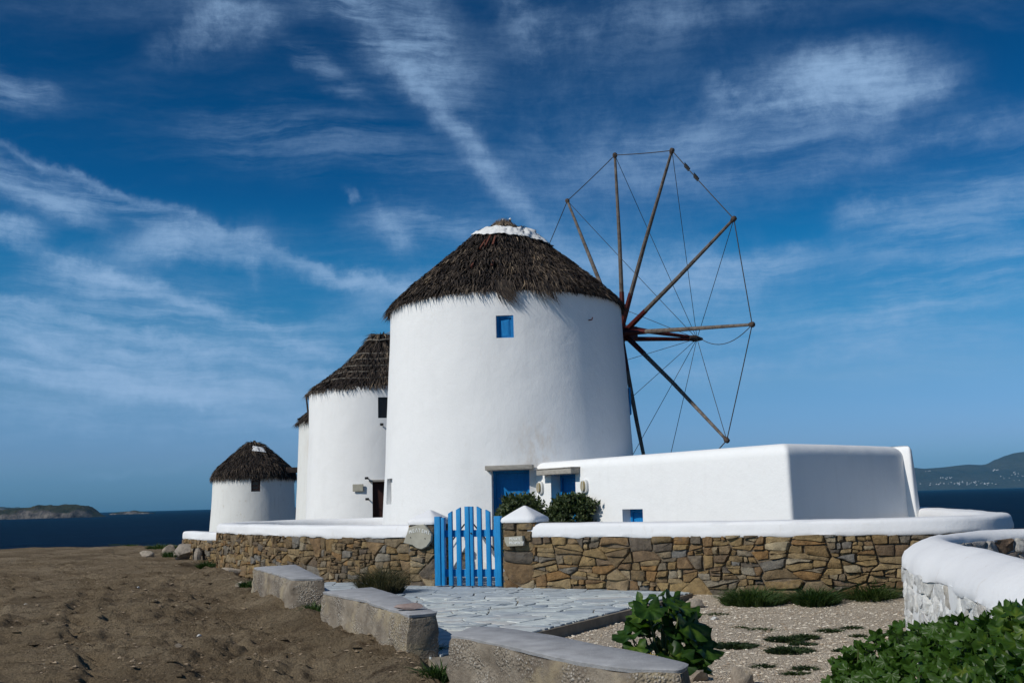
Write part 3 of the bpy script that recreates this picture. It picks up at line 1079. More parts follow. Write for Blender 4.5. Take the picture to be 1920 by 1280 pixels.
def panel_door(name, root, p, n, t, z0, z1, w, depth, mat, knob=True, panels=2):
    """door or shutter leaf set back in its opening, with raised frame and panels"""
    p, n, t = np.asarray(p), np.asarray(n), np.asarray(t)
    zc, hz = (z0 + z1) / 2, (z1 - z0) / 2
    c0 = np.array([p[0], p[1], zc]) - n * depth
    fr = []
    fw = min(.07, w * .13)
    for s in (-1, 1):
        fr.append(box_vf(c0 + t * s * (w / 2 - fw / 2), t, n, (0, 0, 1), fw / 2, .045, hz))
    fr.append(box_vf(c0 + np.array([0, 0, hz - fw / 2]), t, n, (0, 0, 1), w / 2 - fw, .044, fw / 2))
    V, F = join(fr)
    d = link(name, newmesh(name, V, F, mat, smooth=False), root)
    V, F = box_vf(c0 - n * .02 - np.array([0, 0, fw / 2]), t, n, (0, 0, 1), w / 2 - fw - .004, .02, hz - fw / 2 - .004)
    link('leaf', newmesh('leaf', V, F, mat, smooth=False), d)
    iw = w - 2 * fw
    for k in range(panels):
        ph = (z1 - z0 - fw) / panels
        zc2 = z0 + ph * (k + .5)
        for ins, th in ((.10, .012), (.16, .02)):
            V, F = box_vf(np.array([c0[0], c0[1], zc2]) - n * .0, t, n, (0, 0, 1), iw / 2 - ins * iw * 1.3, th, ph / 2 - ins * iw * 1.1)
            link('panel', bevelled('panel', V, F, mat, .01, 1), d)
    return d


panel_door('shutter', main, pw, nw, tw_, w_z0, w_z1, .47, .10, M['blue'], panels=1)
panel_door('door', main, pd_, nd, td, 0, d_z1, .98, .27, M['blue'], panels=2)
V, F = box_vf(np.array([pd_[0], pd_[1], d_z1 + .065]) + nd * .03, td, nd, (0, 0, 1), .62, .20, .06)
link('lintel', bevelled('lintel', V, F, M['lintel'], .012, 2), main)
V, F = box_vf(np.array([pn[0], pn[1], (n_z0 + n_z1) / 2]) - nn_ * .24, tn, nn_, (0, 0, 1), .25, .02, (n_z1 - n_z0) / 2)
link('niche_panel', newmesh('niche_panel', V, F, M['white'], smooth=False), main)
# blue shutter seen edge-on on the right flank
zs0, zs1 = z_at(1172, 772, ys_), z_at(1172, 720, ys_)
azs = R(88)
ps = np.array([MC[0] + (radius_main(4) + .02) * math.sin(azs), MC[1] - radius_main(4) * math.cos(azs), (zs0 + zs1) / 2])
ns = np.array([math.sin(azs), -math.cos(azs), 0])
ts = np.array([-ns[1], ns[0], 0])
V, F = box_vf(ps, ts, ns, (0, 0, 1), .33, .03, (zs1 - zs0) / 2)
link('shutter', bevelled('side_shutter', V, F, M['blue'], .01, 1), main)
# rusty hook
azh, yh = az_for(1105, 600, MC, 3.56)
hp_ = atY(1105, 600, yh)
hn = np.array([math.sin(azh), -math.cos(azh), 0])
V, F = tube([hp_ - hn * .05, hp_ + hn * .10, hp_ + hn * .13 + np.array([0, 0, .06])], .018, 6)
link('hook', newmesh('hook', V, F, M['red']), main)
prof_main = [(3.50, 7.22), (3.30, 7.44), (2.78, 7.92), (2.15, 8.46), (1.58, 8.94), (1.12, 9.36), (.80, 9.66), (.50, 9.86), (.28, 9.96), (.06, 10.00)]
roof = thatch(main, MC, prof_main, 7.25, 21, 22000, 9, 4200, .05, 1.0, holes=[(R(-14), 8.75, 9.35, .16), (R(-7), 7.95, 8.2, .06), (R(-20), 8.0, 8.3, .05)], crown_cut=.885)
# upright bundle of straw tied at the crown
g = np.random.default_rng(15)
nt_ = 900
at_ = g.random(nt_) * 2 * math.pi
q_ = g.random(nt_) ** .5
er = np.stack([np.cos(at_), np.sin(at_), 0 * at_], 1)
et = np.stack([-np.sin(at_), np.cos(at_), 0 * at_], 1)
Q0 = np.array([[MC[0], MC[1], 0]]) + er * (.58 * q_ + .03)[:, None] + np.stack([0 * at_, 0 * at_, 9.66 + 0 * at_], 1)
hh_ = (.50 - .22 * q_ ** 2) * g.uniform(.8, 1.08, nt_)
Q2 = Q0 - er * (.24 * q_)[:, None] + et * g.normal(0, .03, nt_)[:, None] + np.stack([0 * at_, 0 * at_, hh_], 1)
Q1 = Q0 * .5 + Q2 * .5 + er * .04
V, F = blades(Q0, Q1, Q2, et * g.uniform(.010, .022, nt_)[:, None])
kind(link('crown_straw', newmesh('crown_straw', V, F, M['straw'], smooth=False, color=np.repeat(np.clip(g.beta(3, 2, nt_) + .12, 0, .95), 5)), roof), 'stuff')
# long tuft hanging over the wall above the window
g = np.random.default_rng(5)
nt_ = 260
at_ = R(-90) + np.where(g.random(nt_) < .75, g.normal(R(-.5), .035, nt_), g.normal(R(17), .05, nt_))
er = np.stack([np.cos(at_), np.sin(at_), 0 * at_], 1)
Q0 = np.array([[MC[0], MC[1], 7.16]]) + er * 3.62 + np.stack([0 * at_, 0 * at_, g.uniform(0, .25, nt_)], 1)
ln = g.uniform(.25, .62, nt_)
Q1 = Q0 + np.stack([ln * .14, -.06 + 0 * ln, -ln * .55], 1)
Q2 = Q0 + np.stack([ln * g.uniform(.3, .75, nt_), -.07 + .03 * g.random(nt_), -ln], 1)
W = np.stack([g.uniform(.005, .014, nt_), 0 * ln, 0 * ln], 1)
V, F = blades(Q0, Q1, Q2, W)
kind(link('loose_straw', newmesh('loose_straw', V, F, M['straw'], smooth=False, color=np.repeat(g.beta(2, 2, nt_) * .85, 5)), roof), 'stuff')
# rust-red battens under the worn thatch
for az, s0, s1 in [(-18, 8.84, 9.28), (-10.5, 8.86, 9.24), (-22, 8.75, 9.1), (-7, 7.98, 8.18), (-20, 8.02, 8.25)]:
    a = R(az) - math.pi / 2
    r0_, r1_ = np.interp(s0, [p[1] for p in prof_main], [p[0] for p in prof_main]), np.interp(s1, [p[1] for p in prof_main], [p[0] for p in prof_main])
    k0 = np.array([MC[0] + (r0_ + .03) * math.cos(a), MC[1] + (r0_ + .03) * math.sin(a), s0 + .02])
    k1 = np.array([MC[0] + (r1_ + .03) * math.cos(a), MC[1] + (r1_ + .03) * math.sin(a), s1 + .02])
    V, F = tube([k0, k1], [.040, .032], 7)
    link('batten', newmesh('batten', V, F, M['rust_tile']), roof)
# sailcloth tied round the top of the thatch
NA, NB = 90, 14
V, F = [], []
for i in range(NA):
    a = R(-90 - 62 + 190 * i / (NA - 1))
    az = math.degrees(a) + 90
    lo = 9.35 - .22 * (1 / (1 + math.exp(-(az - 22) / 12))) + .14 * (1 / (1 + math.exp((az + 34) / 5)))
    hi = 9.66 - .05 * math.sin(az * .05) + .06 * (1 / (1 + math.exp(-(az - 50) / 8))) - .10 * (1 / (1 + math.exp((az + 44) / 4)))
    lo += .09 * float(fbm(az * .07, 1.5, 61, 4, .65))
    hi += .10 * float(fbm(az * .09, 7.5, 63, 4, .65))
    for j in range(NB):
        z = lo + (hi - lo) * j / (NB - 1)
        r_ = np.interp(z, [p[1] for p in prof_main], [p[0] for p in prof_main])
        cr = (.035 + .05 / (1 + math.exp(-(az - 12) / 8))) * float(fbm(a * 14 + z * 5, z * 6 - a * 5, 77, 4, .65))
        r_ = r_ + .165 + cr * 1.7 - .05 * (j == NB - 1)
        V.append((MC[0] + r_ * math.cos(a), MC[1] + r_ * math.sin(a), z + .02 * float(fbm(a * 9, j, 7, 2))))
for i in range(NA - 1):
    for j in range(NB - 1):
        F.append((i * NB + j, (i + 1) * NB + j, (i + 1) * NB + j + 1, i * NB + j + 1))
cl = link('cloth_wrap', newmesh('cloth_wrap', V, F, M['cloth'], sharp=None), roof)
m_ = cl.modifiers.new('s', 'SOLIDIFY')
m_.thickness = .012
# crown tufts, knots of cloth and the wooden knob on the left slope
for px, py, rr_ in ((956, 412, .045), (943, 413, .03), (1001, 441, .045), (899, 435, .04)):
    p = atY(px, py, 29.85 if py < 420 else 29.45)
    V, F = tube([p - np.array([0, 0, .05]), p, p + np.array([.02, 0, .05])], [rr_, rr_ * 1.2, rr_ * .5], 7)
    link('cloth_knot', newmesh('cloth_knot', V, F, M['cloth']), roof)
p = atY(780, 532, 29.9)
V, F = tube([p - np.array([.0, 0, .22]), p - np.array([0, 0, .08]), p - np.array([0, 0, .05]), p + np.array([0, 0, .04]), p + np.array([0, 0, .08])], [.04, .045, .085, .085, .03], 9)
link('roof_knob', newmesh('roof_knob', V, F, M['iron']), roof)

# sail wheel
AX = np.array([math.cos(R(30)), math.sin(R(30)), 0])
VV = np.array([AX[1], -AX[0], 0])
HUB = np.array([MC[0], MC[1], 0]) + AX * 4.35 + np.array([0, 0, 6.80])
SR = 6.06


def on_wheel(px, py):
    d = ray(px, py)
    k = ((HUB - CAM) @ AX) / (d @ AX)
    return CAM + d * k


def on_axle(px):
    best = None
    for s in np.linspace(.5, 6, 1101):
        P = HUB + AX * s
        q = P - CAM
        x = 960 + FPX * (q @ _r) / (q @ _f)
        if best is None or abs(x - px) < best[0]:
            best = (abs(x - px), P)
    return best[1]


TIP = on_axle(1306)
V, F = tube([HUB - AX * 1.6, HUB + AX * .05], [.17, .17], 10)
wheel = link('sail_wheel', newmesh('axle', V, F, M['red']), main)
V, F = box_vf(HUB + AX * .18, AX, VV, (0, 0, 1), .32, .22, .22)
link('hub_block', bevelled('hub_block', V, F, M['red'], .03, 2), wheel)
for s, zz in ((.16, .17), (-.02, -.17)):
    mid = HUB * .45 + TIP * .55 + np.array([0, 0, zz * .55])
    V, F = tube([HUB + AX * .35 + np.array([0, 0, zz]), mid, TIP + np.array([0, 0, zz * .18])], [.085, .07, .055], 7)
    link('bowsprit_strut', newmesh('strut', V, F, M['red']), wheel)
V, F = tube([TIP - AX * .35, TIP - AX * .12, TIP + AX * .02, TIP + AX * .25], [.08, .12, .10, .045], 9)
link('bowsprit_tip', newmesh('bowsprit_tip', V, F, M['dark_wood']), wheel)
angs = [118.9, 89.4, 60.0, 23.3, -6.8, -38.8]
pG = on_wheel(1208, 848)
angs.append(math.degrees(math.atan2(pG[2] - HUB[2], (pG - HUB) @ VV)))
angs += [angs[-1] - 29, angs[-1] - 60, angs[-1] - 92, angs[-1] - 122, 149.0]
tips = []
for k, a in enumerate(angs):
    d = VV * math.cos(R(a)) + np.array([0, 0, math.sin(R(a))])
    tip = HUB + d * SR
    tips.append(tip)
    b0 = HUB + d * .05 + AX * (.06 if k % 2 else -.06)
    bend = np.cross(AX, d) * .05 * math.sin(k * 2.3)
    V, F = tube([b0, b0 * .5 + tip * .5 + bend, tip], [.080, .064, .042], 8)
    sp = link('spar', newmesh('spar', V, F, M['spar']), wheel)
    V, F = tube([b0, b0 * .78 + tip * .22 + bend * .6], [.098, .080], 8)
    link('spar_collar', newmesh('spar_collar', V, F, M['red']), wheel)
    s1 = np.cross(d, AX)
    V, F = tube([tip - d * .10, tip - d * .02, tip + d * .05, tip + d * .08], [.055, .085, .075, .04], 7)
    link('spar_tip', newmesh('spar_tip', V, F, M['dark_wood']), wheel)


def rope(a, b, sag=.0, r_=.013, n=9, mat='rope', name='rope'):
    P = [a + (b - a) * t + np.array([0, 0, -sag * 4 * t * (1 - t)]) for t in np.linspace(0, 1, n)]
    V, F = tube(P, r_, 5)
    return link(name, newmesh('rope', V, F, M[mat]), wheel)


for k in range(len(tips)):
    rope(tips[k], tips[(k + 1) % len(tips)], .02, .015)
    if k == 4:
        rope(tips[k], TIP + AX * .2, .35, .012, 14)
    else:
        rope(tips[k], TIP + AX * .02, .02, .010)
# rag ends caught on the rope between two spars
for t in (.225, .24, .26, .28, .38, .395, .41, .43):
    q = tips[2] + (tips[3] - tips[2]) * t
    V, F = tube([q + np.array([0, 0, .07]), q + np.array([.02, 0, 0]), q + np.array([-.01, 0, -.08])], [.02, .05, .02], 6)
    link('rag', newmesh('rag', V, F, M['iron']), wheel)

# second mill, half hidden behind the first
C2 = np.array([atY(716, 900, 48)[0], 48.0])
mill2 = thing('windmill', 'whitewashed thatched windmill without sails, half hidden behind the largest mill', 'windmill', (C2[0], C2[1], 0))
cuts2 = []
azq, yq = az_for(722, 764, C2, 3.5)
q0, q1 = z_at(722, 783, yq), z_at(722, 744, yq)
V1, F1, p2, n2, t2 = opening(C2, azq, 3.46, q0, q1, .62, .3)
cuts2.append((V1, F1))
azr, yr = az_for(710, 925, C2, 3.6)
r1 = z_at(710, 903, yr)
V1, F1, p3, n3, t3 = opening(C2, azr, 3.6, -.3, r1, .55, .35)
cuts2.append((V1, F1))
tower(mill2, C2, -1.2, 6.75, 3.64, 3.42, M['white'], cuts2, 96, 14)
V, F = box_vf(np.array([p2[0], p2[1], (q0 + q1) / 2]) - n2 * .12, t2, n2, (0, 0, 1), .31, .03, (q1 - q0) / 2)
link('window', newmesh('window', V, F, M['glass_dark'], smooth=False), mill2)
V, F = box_vf(np.array([p3[0], p3[1], (r1 - .3) / 2]) - n3 * .24, t3, n3, (0, 0, 1), .275, .03, (r1 + .3) / 2)
link('door', newmesh('door', V, F, M['maroon'], smooth=False), mill2)
V, F = box_vf(np.array([p3[0], p3[1], r1 + .05]) + n3 * .03, t3, n3, (0, 0, 1), .42, .12, .045)
link('lintel', bevelled('lintel', V, F, M['lintel'], .01, 1), mill2)
azk, yk = az_for(671.5, 914, C2, 3.6)
kk = atY(671.5, 914, yk)
nk = np.array([math.sin(azk), -math.cos(azk), 0])
V, F = box_vf(kk + nk * .02, (-nk[1], nk[0], 0), nk, (0, 0, 1), .24, .03, .16)
link('wall_plaque', bevelled('wall_plaque', V, F, M['plaque'], .01, 1), mill2)
for px, py in ((690, 897), (691, 936), (716, 797)):
    a_, y_ = az_for(px, py, C2, 3.58)
    n_ = np.array([math.sin(a_), -math.cos(a_), 0])
    p = atY(px, py, y_)
    V, F = tube([p - n_ * .1, p + n_ * .32 + np.array([.0, 0, .02])], [.03, .03], 6)
    V2, F2 = tube([p + n_ * .30 + np.array([-.08, 0, .02]), p + n_ * .30 + np.array([.07, 0, .02])], [.055, .055], 7)
    V, F = join([(V, F), (V2, F2)])
    link('wall_bracket', newmesh('wall_bracket', V, F, M['iron']), mill2)
prof2 = [(3.34, 6.80), (3.10, 7.02), (2.55, 7.42), (1.75, 8.05), (1.15, 8.68), (.72, 9.22), (.50, 9.55), (.38, 9.66), (.06, 9.70)]
roof2 = thatch(mill2, C2, prof2, 6.65, 31, 12000, 8, 2200, .06, 1.25)
for z_ in (9.28, 8.55, 8.25, 7.88, 7.55, 7.2):
    r_ = float(np.interp(z_, [p[1] for p in prof2], [p[0] for p in prof2])) + .10
    P = [(C2[0] + r_ * math.cos(a), C2[1] + r_ * math.sin(a), z_ + .03 * math.sin(a * 5)) for a in np.linspace(R(-185), R(5), 40)]
    V, F = tube(P, .021 if z_ < 9 else .036, 5)
    link('tie_rope', newmesh('tie_rope', V, F, M['pale_rope']), roof2)

# third mill: a sliver behind the second
C3 = np.array([atY(667, 900, 61)[0], 61.0])
mill3 = thing('windmill', 'weathered white windmill showing only as a narrow strip behind the second mill', 'windmill', (C3[0], C3[1], 0))
tower(mill3, C3, -1.5, 6.4, 3.62, 3.40, M['white_strip'], [], 72, 24)
prof3 = [(3.42, 6.45), (3.1, 6.8), (2.4, 7.4), (1.6, 8.2), (.8, 9.0), (.3, 9.4), (.05, 9.45)]
roof3 = thatch(mill3, C3, prof3, 6.3, 41, 5000, 7, 1000, 0, 1.4)
a0, a1 = atY(578, 776, 60), atY(574, 741, 60)
V, F = tube([a0, a1], [.06, .05], 7)
V2, F2 = tube([a1 - np.array([.07, 0, 0.02]), a1 + np.array([.07, 0, .02])], .07, 6)
link('roof_pole', newmesh('roof_pole', *join([(V, F), (V2, F2)]), M['dark_wood']), mill3)
a0, a1 = atY(563, 812, 60.5), atY(561, 785, 60.5)
V, F = tube([a0, a1], [.05, .05], 7)
V2, F2 = tube([a1 - np.array([.1, 0, 0.02]), a1 + np.array([.08, 0, .02])], .06, 6)
link('roof_pole', newmesh('roof_pole', *join([(V, F), (V2, F2)]), M['dark_wood']), mill3)

# small squat mill far left
C4 = np.array([atY(476, 900, 74)[0], 74.0])
mill4 = thing('windmill', 'small squat far windmill with a dark thatched cap and one dark window', 'windmill', (C4[0], C4[1], 0))
aw, yw4 = az_for(479.5, 908, C4, 2.95)
v0, v1 = z_at(479, 921, yw4), z_at(479, 893, yw4)
V1, F1, p4, n4, t4 = opening(C4, aw, 2.93, v0, v1, .62, .22)
tower(mill4, C4, -2.2, 3.75, 3.22, 2.88, M['white_old'], [(V1, F1)], 80, 34)
c0 = np.array([p4[0], p4[1], (v0 + v1) / 2]) - n4 * .10
fr = [box_vf(c0 + t4 * s * .26, t4, n4, (0, 0, 1), .045, .05, (v1 - v0) / 2) for s in (-1, 1)]
fr += [box_vf(c0 + np.array([0, 0, s]), t4, n4, (0, 0, 1), .215, .045, .035) for s in (-.38, -.1, .2)]
win = link('window', newmesh('window', *join(fr), M['maroon'], smooth=False), mill4)
V, F = box_vf(c0 - n4 * .04, t4, n4, (0, 0, 1), .3, .01, (v1 - v0) / 2)
link('pane', newmesh('pane', V, F, M['glass_dark'], smooth=False), win)
prof4 = [(2.92, 3.66), (2.86, 3.95), (2.55, 4.35), (1.85, 5.0), (1.15, 5.62), (.72, 6.0), (.45, 6.2), (.12, 6.32)]
roof4 = thatch(mill4, C4, prof4, 3.6, 51, 10000, 7, 2200, .03, 1.25)
V, F = [], []
for i in range(24):
    for j in range(8):
        a = R(-82 + 40 * i / 23)
        z = 5.55 + .38 * j / 7 - .12 * i / 23
        r_ = float(np.interp(z, [p[1] for p in prof4], [p[0] for p in prof4])) + .16 + .05 * float(fbm(i * .5, j * .8, 3, 3))
        V.append((C4[0] + r_ * math.cos(a), C4[1] + r_ * math.sin(a), z))
for i in range(23):
    for j in range(7):
        F.append((i * 8 + j, (i + 1) * 8 + j, (i + 1) * 8 + j + 1, i * 8 + j + 1))
link('cloth_patch', newmesh('cloth_patch', V, F, M['cloth'], sharp=None), roof4)
p = atY(541, 881, 73.0)
V, F = box_vf(p + np.array([.4, .2, 0]), (.96, .28, 0), (-.28, .96, 0), (0, 0, 1), .62, .2, .2)
link('axle_beam', bevelled('axle_beam', V, F, M['dark_wood'], .03, 1), mill4)
p = atY(477, 826, 74)
V, F = tube([p - np.array([0, 0, .2]), p + np.array([0, 0, .02])], [.14, .09], 7)
link('roof_knob', newmesh('roof_knob', V, F, M['dark_wood']), roof4)


# ------------------------------------------------------------------ low white annex house
def inset_poly(P, d):
    P = [np.asarray(p, float) for p in P]
    n = len(P)
    out = []
    for i in range(n):
        a, b, c = P[i - 1], P[i], P[(i + 1) % n]
        e1, e2 = unit(b - a), unit(c - b)
        n1, n2 = np.array([-e1[1], e1[0]]), np.array([-e2[1], e2[0]])
        m = n1 + n2
        out.append(b + m * d / max(.2, (1 + n1 @ n2)))
    return out


def round_poly(P, r_, seg=5):
    P = [np.asarray(p, float) for p in P]
    n = len(P)
    out = []
    for i in range(n):
        a, b, c = P[i - 1], P[i], P[(i + 1) % n]
        p0, p1 = b + unit(a - b) * r_, b + unit(c - b) * r_
        for t in np.linspace(0, 1, seg):
            out.append((1 - t) ** 2 * p0 + 2 * t * (1 - t) * b + t * t * p1)
    return out


def dense(P, step):
    out = []
    n = len(P)
    for i in range(n):
        a, b = P[i], P[(i + 1) % n]
        k = max(1, int(np.linalg.norm(b - a) / step))
        for j in range(k):
            out.append(a + (b - a) * j / k)
    return out


def prism(P, levels, wob=0.0, seed=0, r_=.1, per=10):
    """levels: (z, inset) rings of a sharp anticlockwise outline with rounded corners, closed top and bottom"""
    V, F = [], []
    for z, d in levels:
        S_ = inset_poly(P, d)
        Q = []
        m_ = len(S_)
        for i in range(m_):
            a_, b_, c_ = S_[i - 1], S_[i], S_[(i + 1) % m_]
            p0, p1 = b_ + unit(a_ - b_) * r_, b_ + unit(c_ - b_) * r_
            for t in np.linspace(0, 1, 5):
                Q.append((1 - t) ** 2 * p0 + 2 * t * (1 - t) * b_ + t * t * p1)
            e = c_ + unit(b_ - c_) * r_
            for k in range(1, per):
                Q.append(p1 + (e - p1) * k / per)
        n = len(Q)
        for q in Q:
            w_ = wob * float(fbm(q[0] * .8 + q[1] * .3, z * .9 + q[1] * .7, seed, 3))
            V.append((q[0] + w_, q[1] + w_ * .5, z + w_ * .6))
    for j in range(len(levels) - 1):
        for k in range(n):
            F.append((j * n + k, j * n + (k + 1) % n, (j + 1) * n + (k + 1) % n, (j + 1) * n + k))
    F.append(tuple(range(n))[::-1])
    F.append(tuple(range((len(levels) - 1) * n, len(levels) * n)))
    return V, F


HA = 2.46
cA = atz(1478, 831, HA)[:2]
cL = atz(1006, 868, HA)[:2]
cR = atz(1699, 842, 2.40)[:2]
fdir = unit(cL - cA)
rdir = unit(cR - cA)
fn = np.array([fdir[1], -fdir[0]])
fn = fn if fn[1] < 0 else -fn
rn = np.array([rdir[1], -rdir[0]])
rn = rn if rn[1] < 0 else -rn
lenF = np.linalg.norm(cL - cA) + .9
lenR = np.linalg.norm(cR - cA) + .05
fA = np.array([*fn, 0])
tA = np.array([*(-fdir), 0])
annex = thing('house', 'low flat-roofed whitewashed house with rounded edges joined to the largest windmill', 'house', (cA[0], cA[1], 0))
bat = .10
A0 = cA + (fn + rn) * .04 + fn * .34
_d = ray(1480, 900)
_k = 0.0
for _k in np.linspace(-1, 1.5, 2501):                      # slide along the wall to the corner's sight line
    _q = A0 - fdir * _k
    if _q[0] / _q[1] > _d[0] / _d[1]:
        break
A0 = A0 - fdir * _k
poly = [A0, A0 + rdir * lenR, A0 + rdir * lenR + fdir * (lenF - 1.5), A0 + fdir * lenF]
area = sum(poly[i][0] * poly[(i + 1) % len(poly)][1] - poly[(i + 1) % len(poly)][0] * poly[i][1] for i in range(len(poly)))
if area < 0:
    poly = poly[::-1]
rad = .25
lv = [(-.3, 0)] + [(z, .02 + .05 * z / HA) for z in (.4, .9, 1.4, 1.9)]
lv += [(HA - rad + rad * math.sin(t), .07 + rad * (1 - math.cos(t))) for t in np.linspace(0, R(85), 7)]
V, F = prism(poly, lv, .012, 3, .10, 16)
me = newmesh('annex_wall', V, F, M['white'])


def on_front(px, py):
    """point on the front wall plane of the house"""
    d = ray(px, py)
    n = np.array([*fn, 0])
    P0 = np.array([A0[0], A0[1], 0]) - n * .05
    return CAM + d * (((P0 - CAM) @ n) / (d @ n))


def front_open(x0, x1, yt, yb, depth):
    a, b = on_front(x0, (yt + yb) / 2), on_front(x1, (yt + yb) / 2)
    zt = on_front((x0 + x1) / 2, yt)[2]
    zb = on_front((x0 + x1) / 2, yb)[2]
    c = (a + b) / 2
    w = abs((b - a) @ tA)
    ctr = np.array([c[0], c[1], (zt + zb) / 2]) - fA * (depth / 2 - .3)
    V, F = box_vf(ctr, tA, fA, (0, 0, 1), w / 2, depth / 2 + .3, (zt - zb) / 2)
    return V, F, np.array([c[0], c[1], 0]), w, zb, zt


Vd, Fd, pdA, wdA, _, ztA = front_open(1034, 1080, 889, 1010, .42)
Vd, Fd = box_vf(np.array([pdA[0], pdA[1], ztA / 2 - .1]) - fA * (.21 - .3), tA, fA, (0, 0, 1), wdA / 2, .51, ztA / 2 + .1)
Vw, Fw, pwA, wwA, zb_w, zt_w = front_open(1168, 1206, 954, 995, .36)
me = cut(me, [(Vd, Fd), (Vw, Fw)])
link('wall', me, annex)
panel_door('door', annex, pdA, fA, tA, 0, ztA, wdA, .35, M['blue'], panels=1)
panel_door('shutter', annex, pwA, fA, tA, zb_w, zt_w, wwA, .28, M['blue'], panels=1)
V, F = box_vf(np.array([pdA[0], pdA[1], ztA + .075]) + fA * .02 - tA * .04, tA, fA, (0, 0, 1), wdA / 2 + .22, .24, .07)
link('lintel', bevelled('lintel', V, F, M['lintel'], .012, 2), annex)
V, F = box_vf(np.array([pdA[0], pdA[1], ztA + .155]) + fA * .02 - tA * .04, tA, fA, (0, 0, 1), wdA / 2 + .24, .26, .012)
link('lintel_board', bevelled('lintel_board', V, F, M['lintel'], .004, 1), annex)
# buttress at the far end of the shaded wall
bq = A0 + rdir * (lenR - .02)
bp = [bq - rdir * .14 + rn * .13, bq + rdir * .06 + rn * .13, bq + rdir * .08 - rn * .5, bq - rdir * .16 - rn * .5]
if sum(bp[i][0] * bp[(i + 1) % len(bp)][1] - bp[(i + 1) % len(bp)][0] * bp[i][1] for i in range(len(bp))) < 0:
    bp = bp[::-1]
V, F = prism(bp, [(-.3, -.03), (1.2, -.005), (2.0, .02), (HA - .10, .04), (HA - .03, .07), (HA, .13)], .01, 9, .05, 5)
link('buttress', newmesh('buttress', V, F, M['white']), annex)

# bulkhead lamps either side of the house door
for (px, py), lab in (((1015, 914), 'oval amber wall lamp between the two blue doors'), ((1098, 911), 'oval amber wall lamp right of the blue door with the board lintel')):
    p = on_front(px, py)
    lr = thing('wall_lamp', lab, 'wall lamp', p, 'oval wall lamps by the house door')

    def oval(hw, hh, d0, d1, bev):
        V, F = [], []
        rings = [(d0, 1.0), (d1 - bev, 1.0), (d1, .86)] if bev else [(d0, 1.0), (d1, 1.0)]
        for d, s in rings:
            for k in range(24):
                a = 2 * math.pi * k / 24
                ex = math.copysign(abs(math.cos(a)) ** .8, math.cos(a)) * hw * s
                ez = math.copysign(abs(math.sin(a)) ** .8, math.sin(a)) * hh * s
                V.append(p + tA * ex + fA * d + np.array([0, 0, ez]))
        for j in range(len(rings) - 1):
            for k in range(24):
                F.append((j * 24 + k, j * 24 + (k + 1) % 24, (j + 1) * 24 + (k + 1) % 24, (j + 1) * 24 + k))
        F.append(tuple(range((len(rings) - 1) * 24, len(rings) * 24)))
        return V, F
    link('lamp_body', newmesh('lamp_body', *oval(.115, .165, -.04, .07, .012), M['lamp_body']), lr)
    link('lamp_glass', newmesh('lamp_glass', *oval(.082, .130, .05, .115, .03), M['lamp_glass']), lr)
    gr = [box_vf(p + fA * .10 + tA * s, tA, fA, (0, 0, 1), .006, .022, .12) for s in (-.03, .03)]
    link('lamp_guard', newmesh('lamp_guard', *join(gr), M['lamp_body'], smooth=False), lr)


# ------------------------------------------------------------------ rubble walls
class Path:
    def __init__(s, pts, sm=4):
        P = np.array(pts, float)
        for _ in range(sm):                        # Chaikin, ends kept
            Q = np.empty((2 * len(P) - 2, 2))
            Q[0::2] = .75 * P[:-1] + .25 * P[1:]
            Q[1::2] = .25 * P[:-1] + .75 * P[1:]
            P = np.vstack([P[:1], Q, P[-1:]])
        s.P = P
        s.s = np.concatenate([[0], np.cumsum(np.linalg.norm(np.diff(P, axis=0), axis=1))])
        s.L = s.s[-1]

    def xy(s, u):
        return np.array([np.interp(u, s.s, s.P[:, 0]), np.interp(u, s.s, s.P[:, 1])])

    def n(s, u):
        d = unit(s.xy(min(u + .12, s.L)) - s.xy(max(u - .12, 0)))
        return np.array([d[1], -d[0]])

    def at(s, u, d, z):
        q = s.xy(u) + s.n(u) * d
        return np.array([q[0], q[1], z])

    def u_of_x(s, px, Y=None):
        """arc length whose ground point is seen in column px (near the horizon row)"""
        d = ray(px, 1000)
        k = s.P[:, 0] / s.P[:, 1] - d[0] / d[1]
        for i in range(len(k) - 1):
            if k[i] * k[i + 1] <= 0:
                return s.s[i]
        return 0.0


def sweep(path, u0, u1, sect, step=.12, caps=True, jitter=None):
    n = max(2, int((u1 - u0) / step))
    V, F = [], []
    m = len(sect)
    for i in range(n + 1):
        u = u0 + (u1 - u0) * i / n
        for j, (d, z) in enumerate(sect):
            dd, zz = jitter(u, j, d, z) if jitter else (d, z)
            V.append(path.at(u, dd, zz))
    for i in range(n):
        for j in range(m):
            F.append((i * m + j, i * m + (j + 1) % m, (i + 1) * m + (j + 1) % m, (i + 1) * m + j))
    F.append(tuple(range(m))[::-1])
    F.append(tuple(range(n * m, (n + 1) * m)))
    return V, F


def clip(poly, a, b):
    """keep the part of the polygon where a.p <= b"""
    out = []
    n = len(poly)
    for i in range(n):
        p, q = poly[i], poly[(i + 1) % n]
        dp, dq = a[0] * p[0] + a[1] * p[1] - b, a[0] * q[0] + a[1] * q[1] - b
        if dp <= 0:
            out.append(p)
        if dp * dq < 0:
            t = dp / (dp - dq)
            out.append((p[0] + (q[0] - p[0]) * t, p[1] + (q[1] - p[1]) * t))
    return out


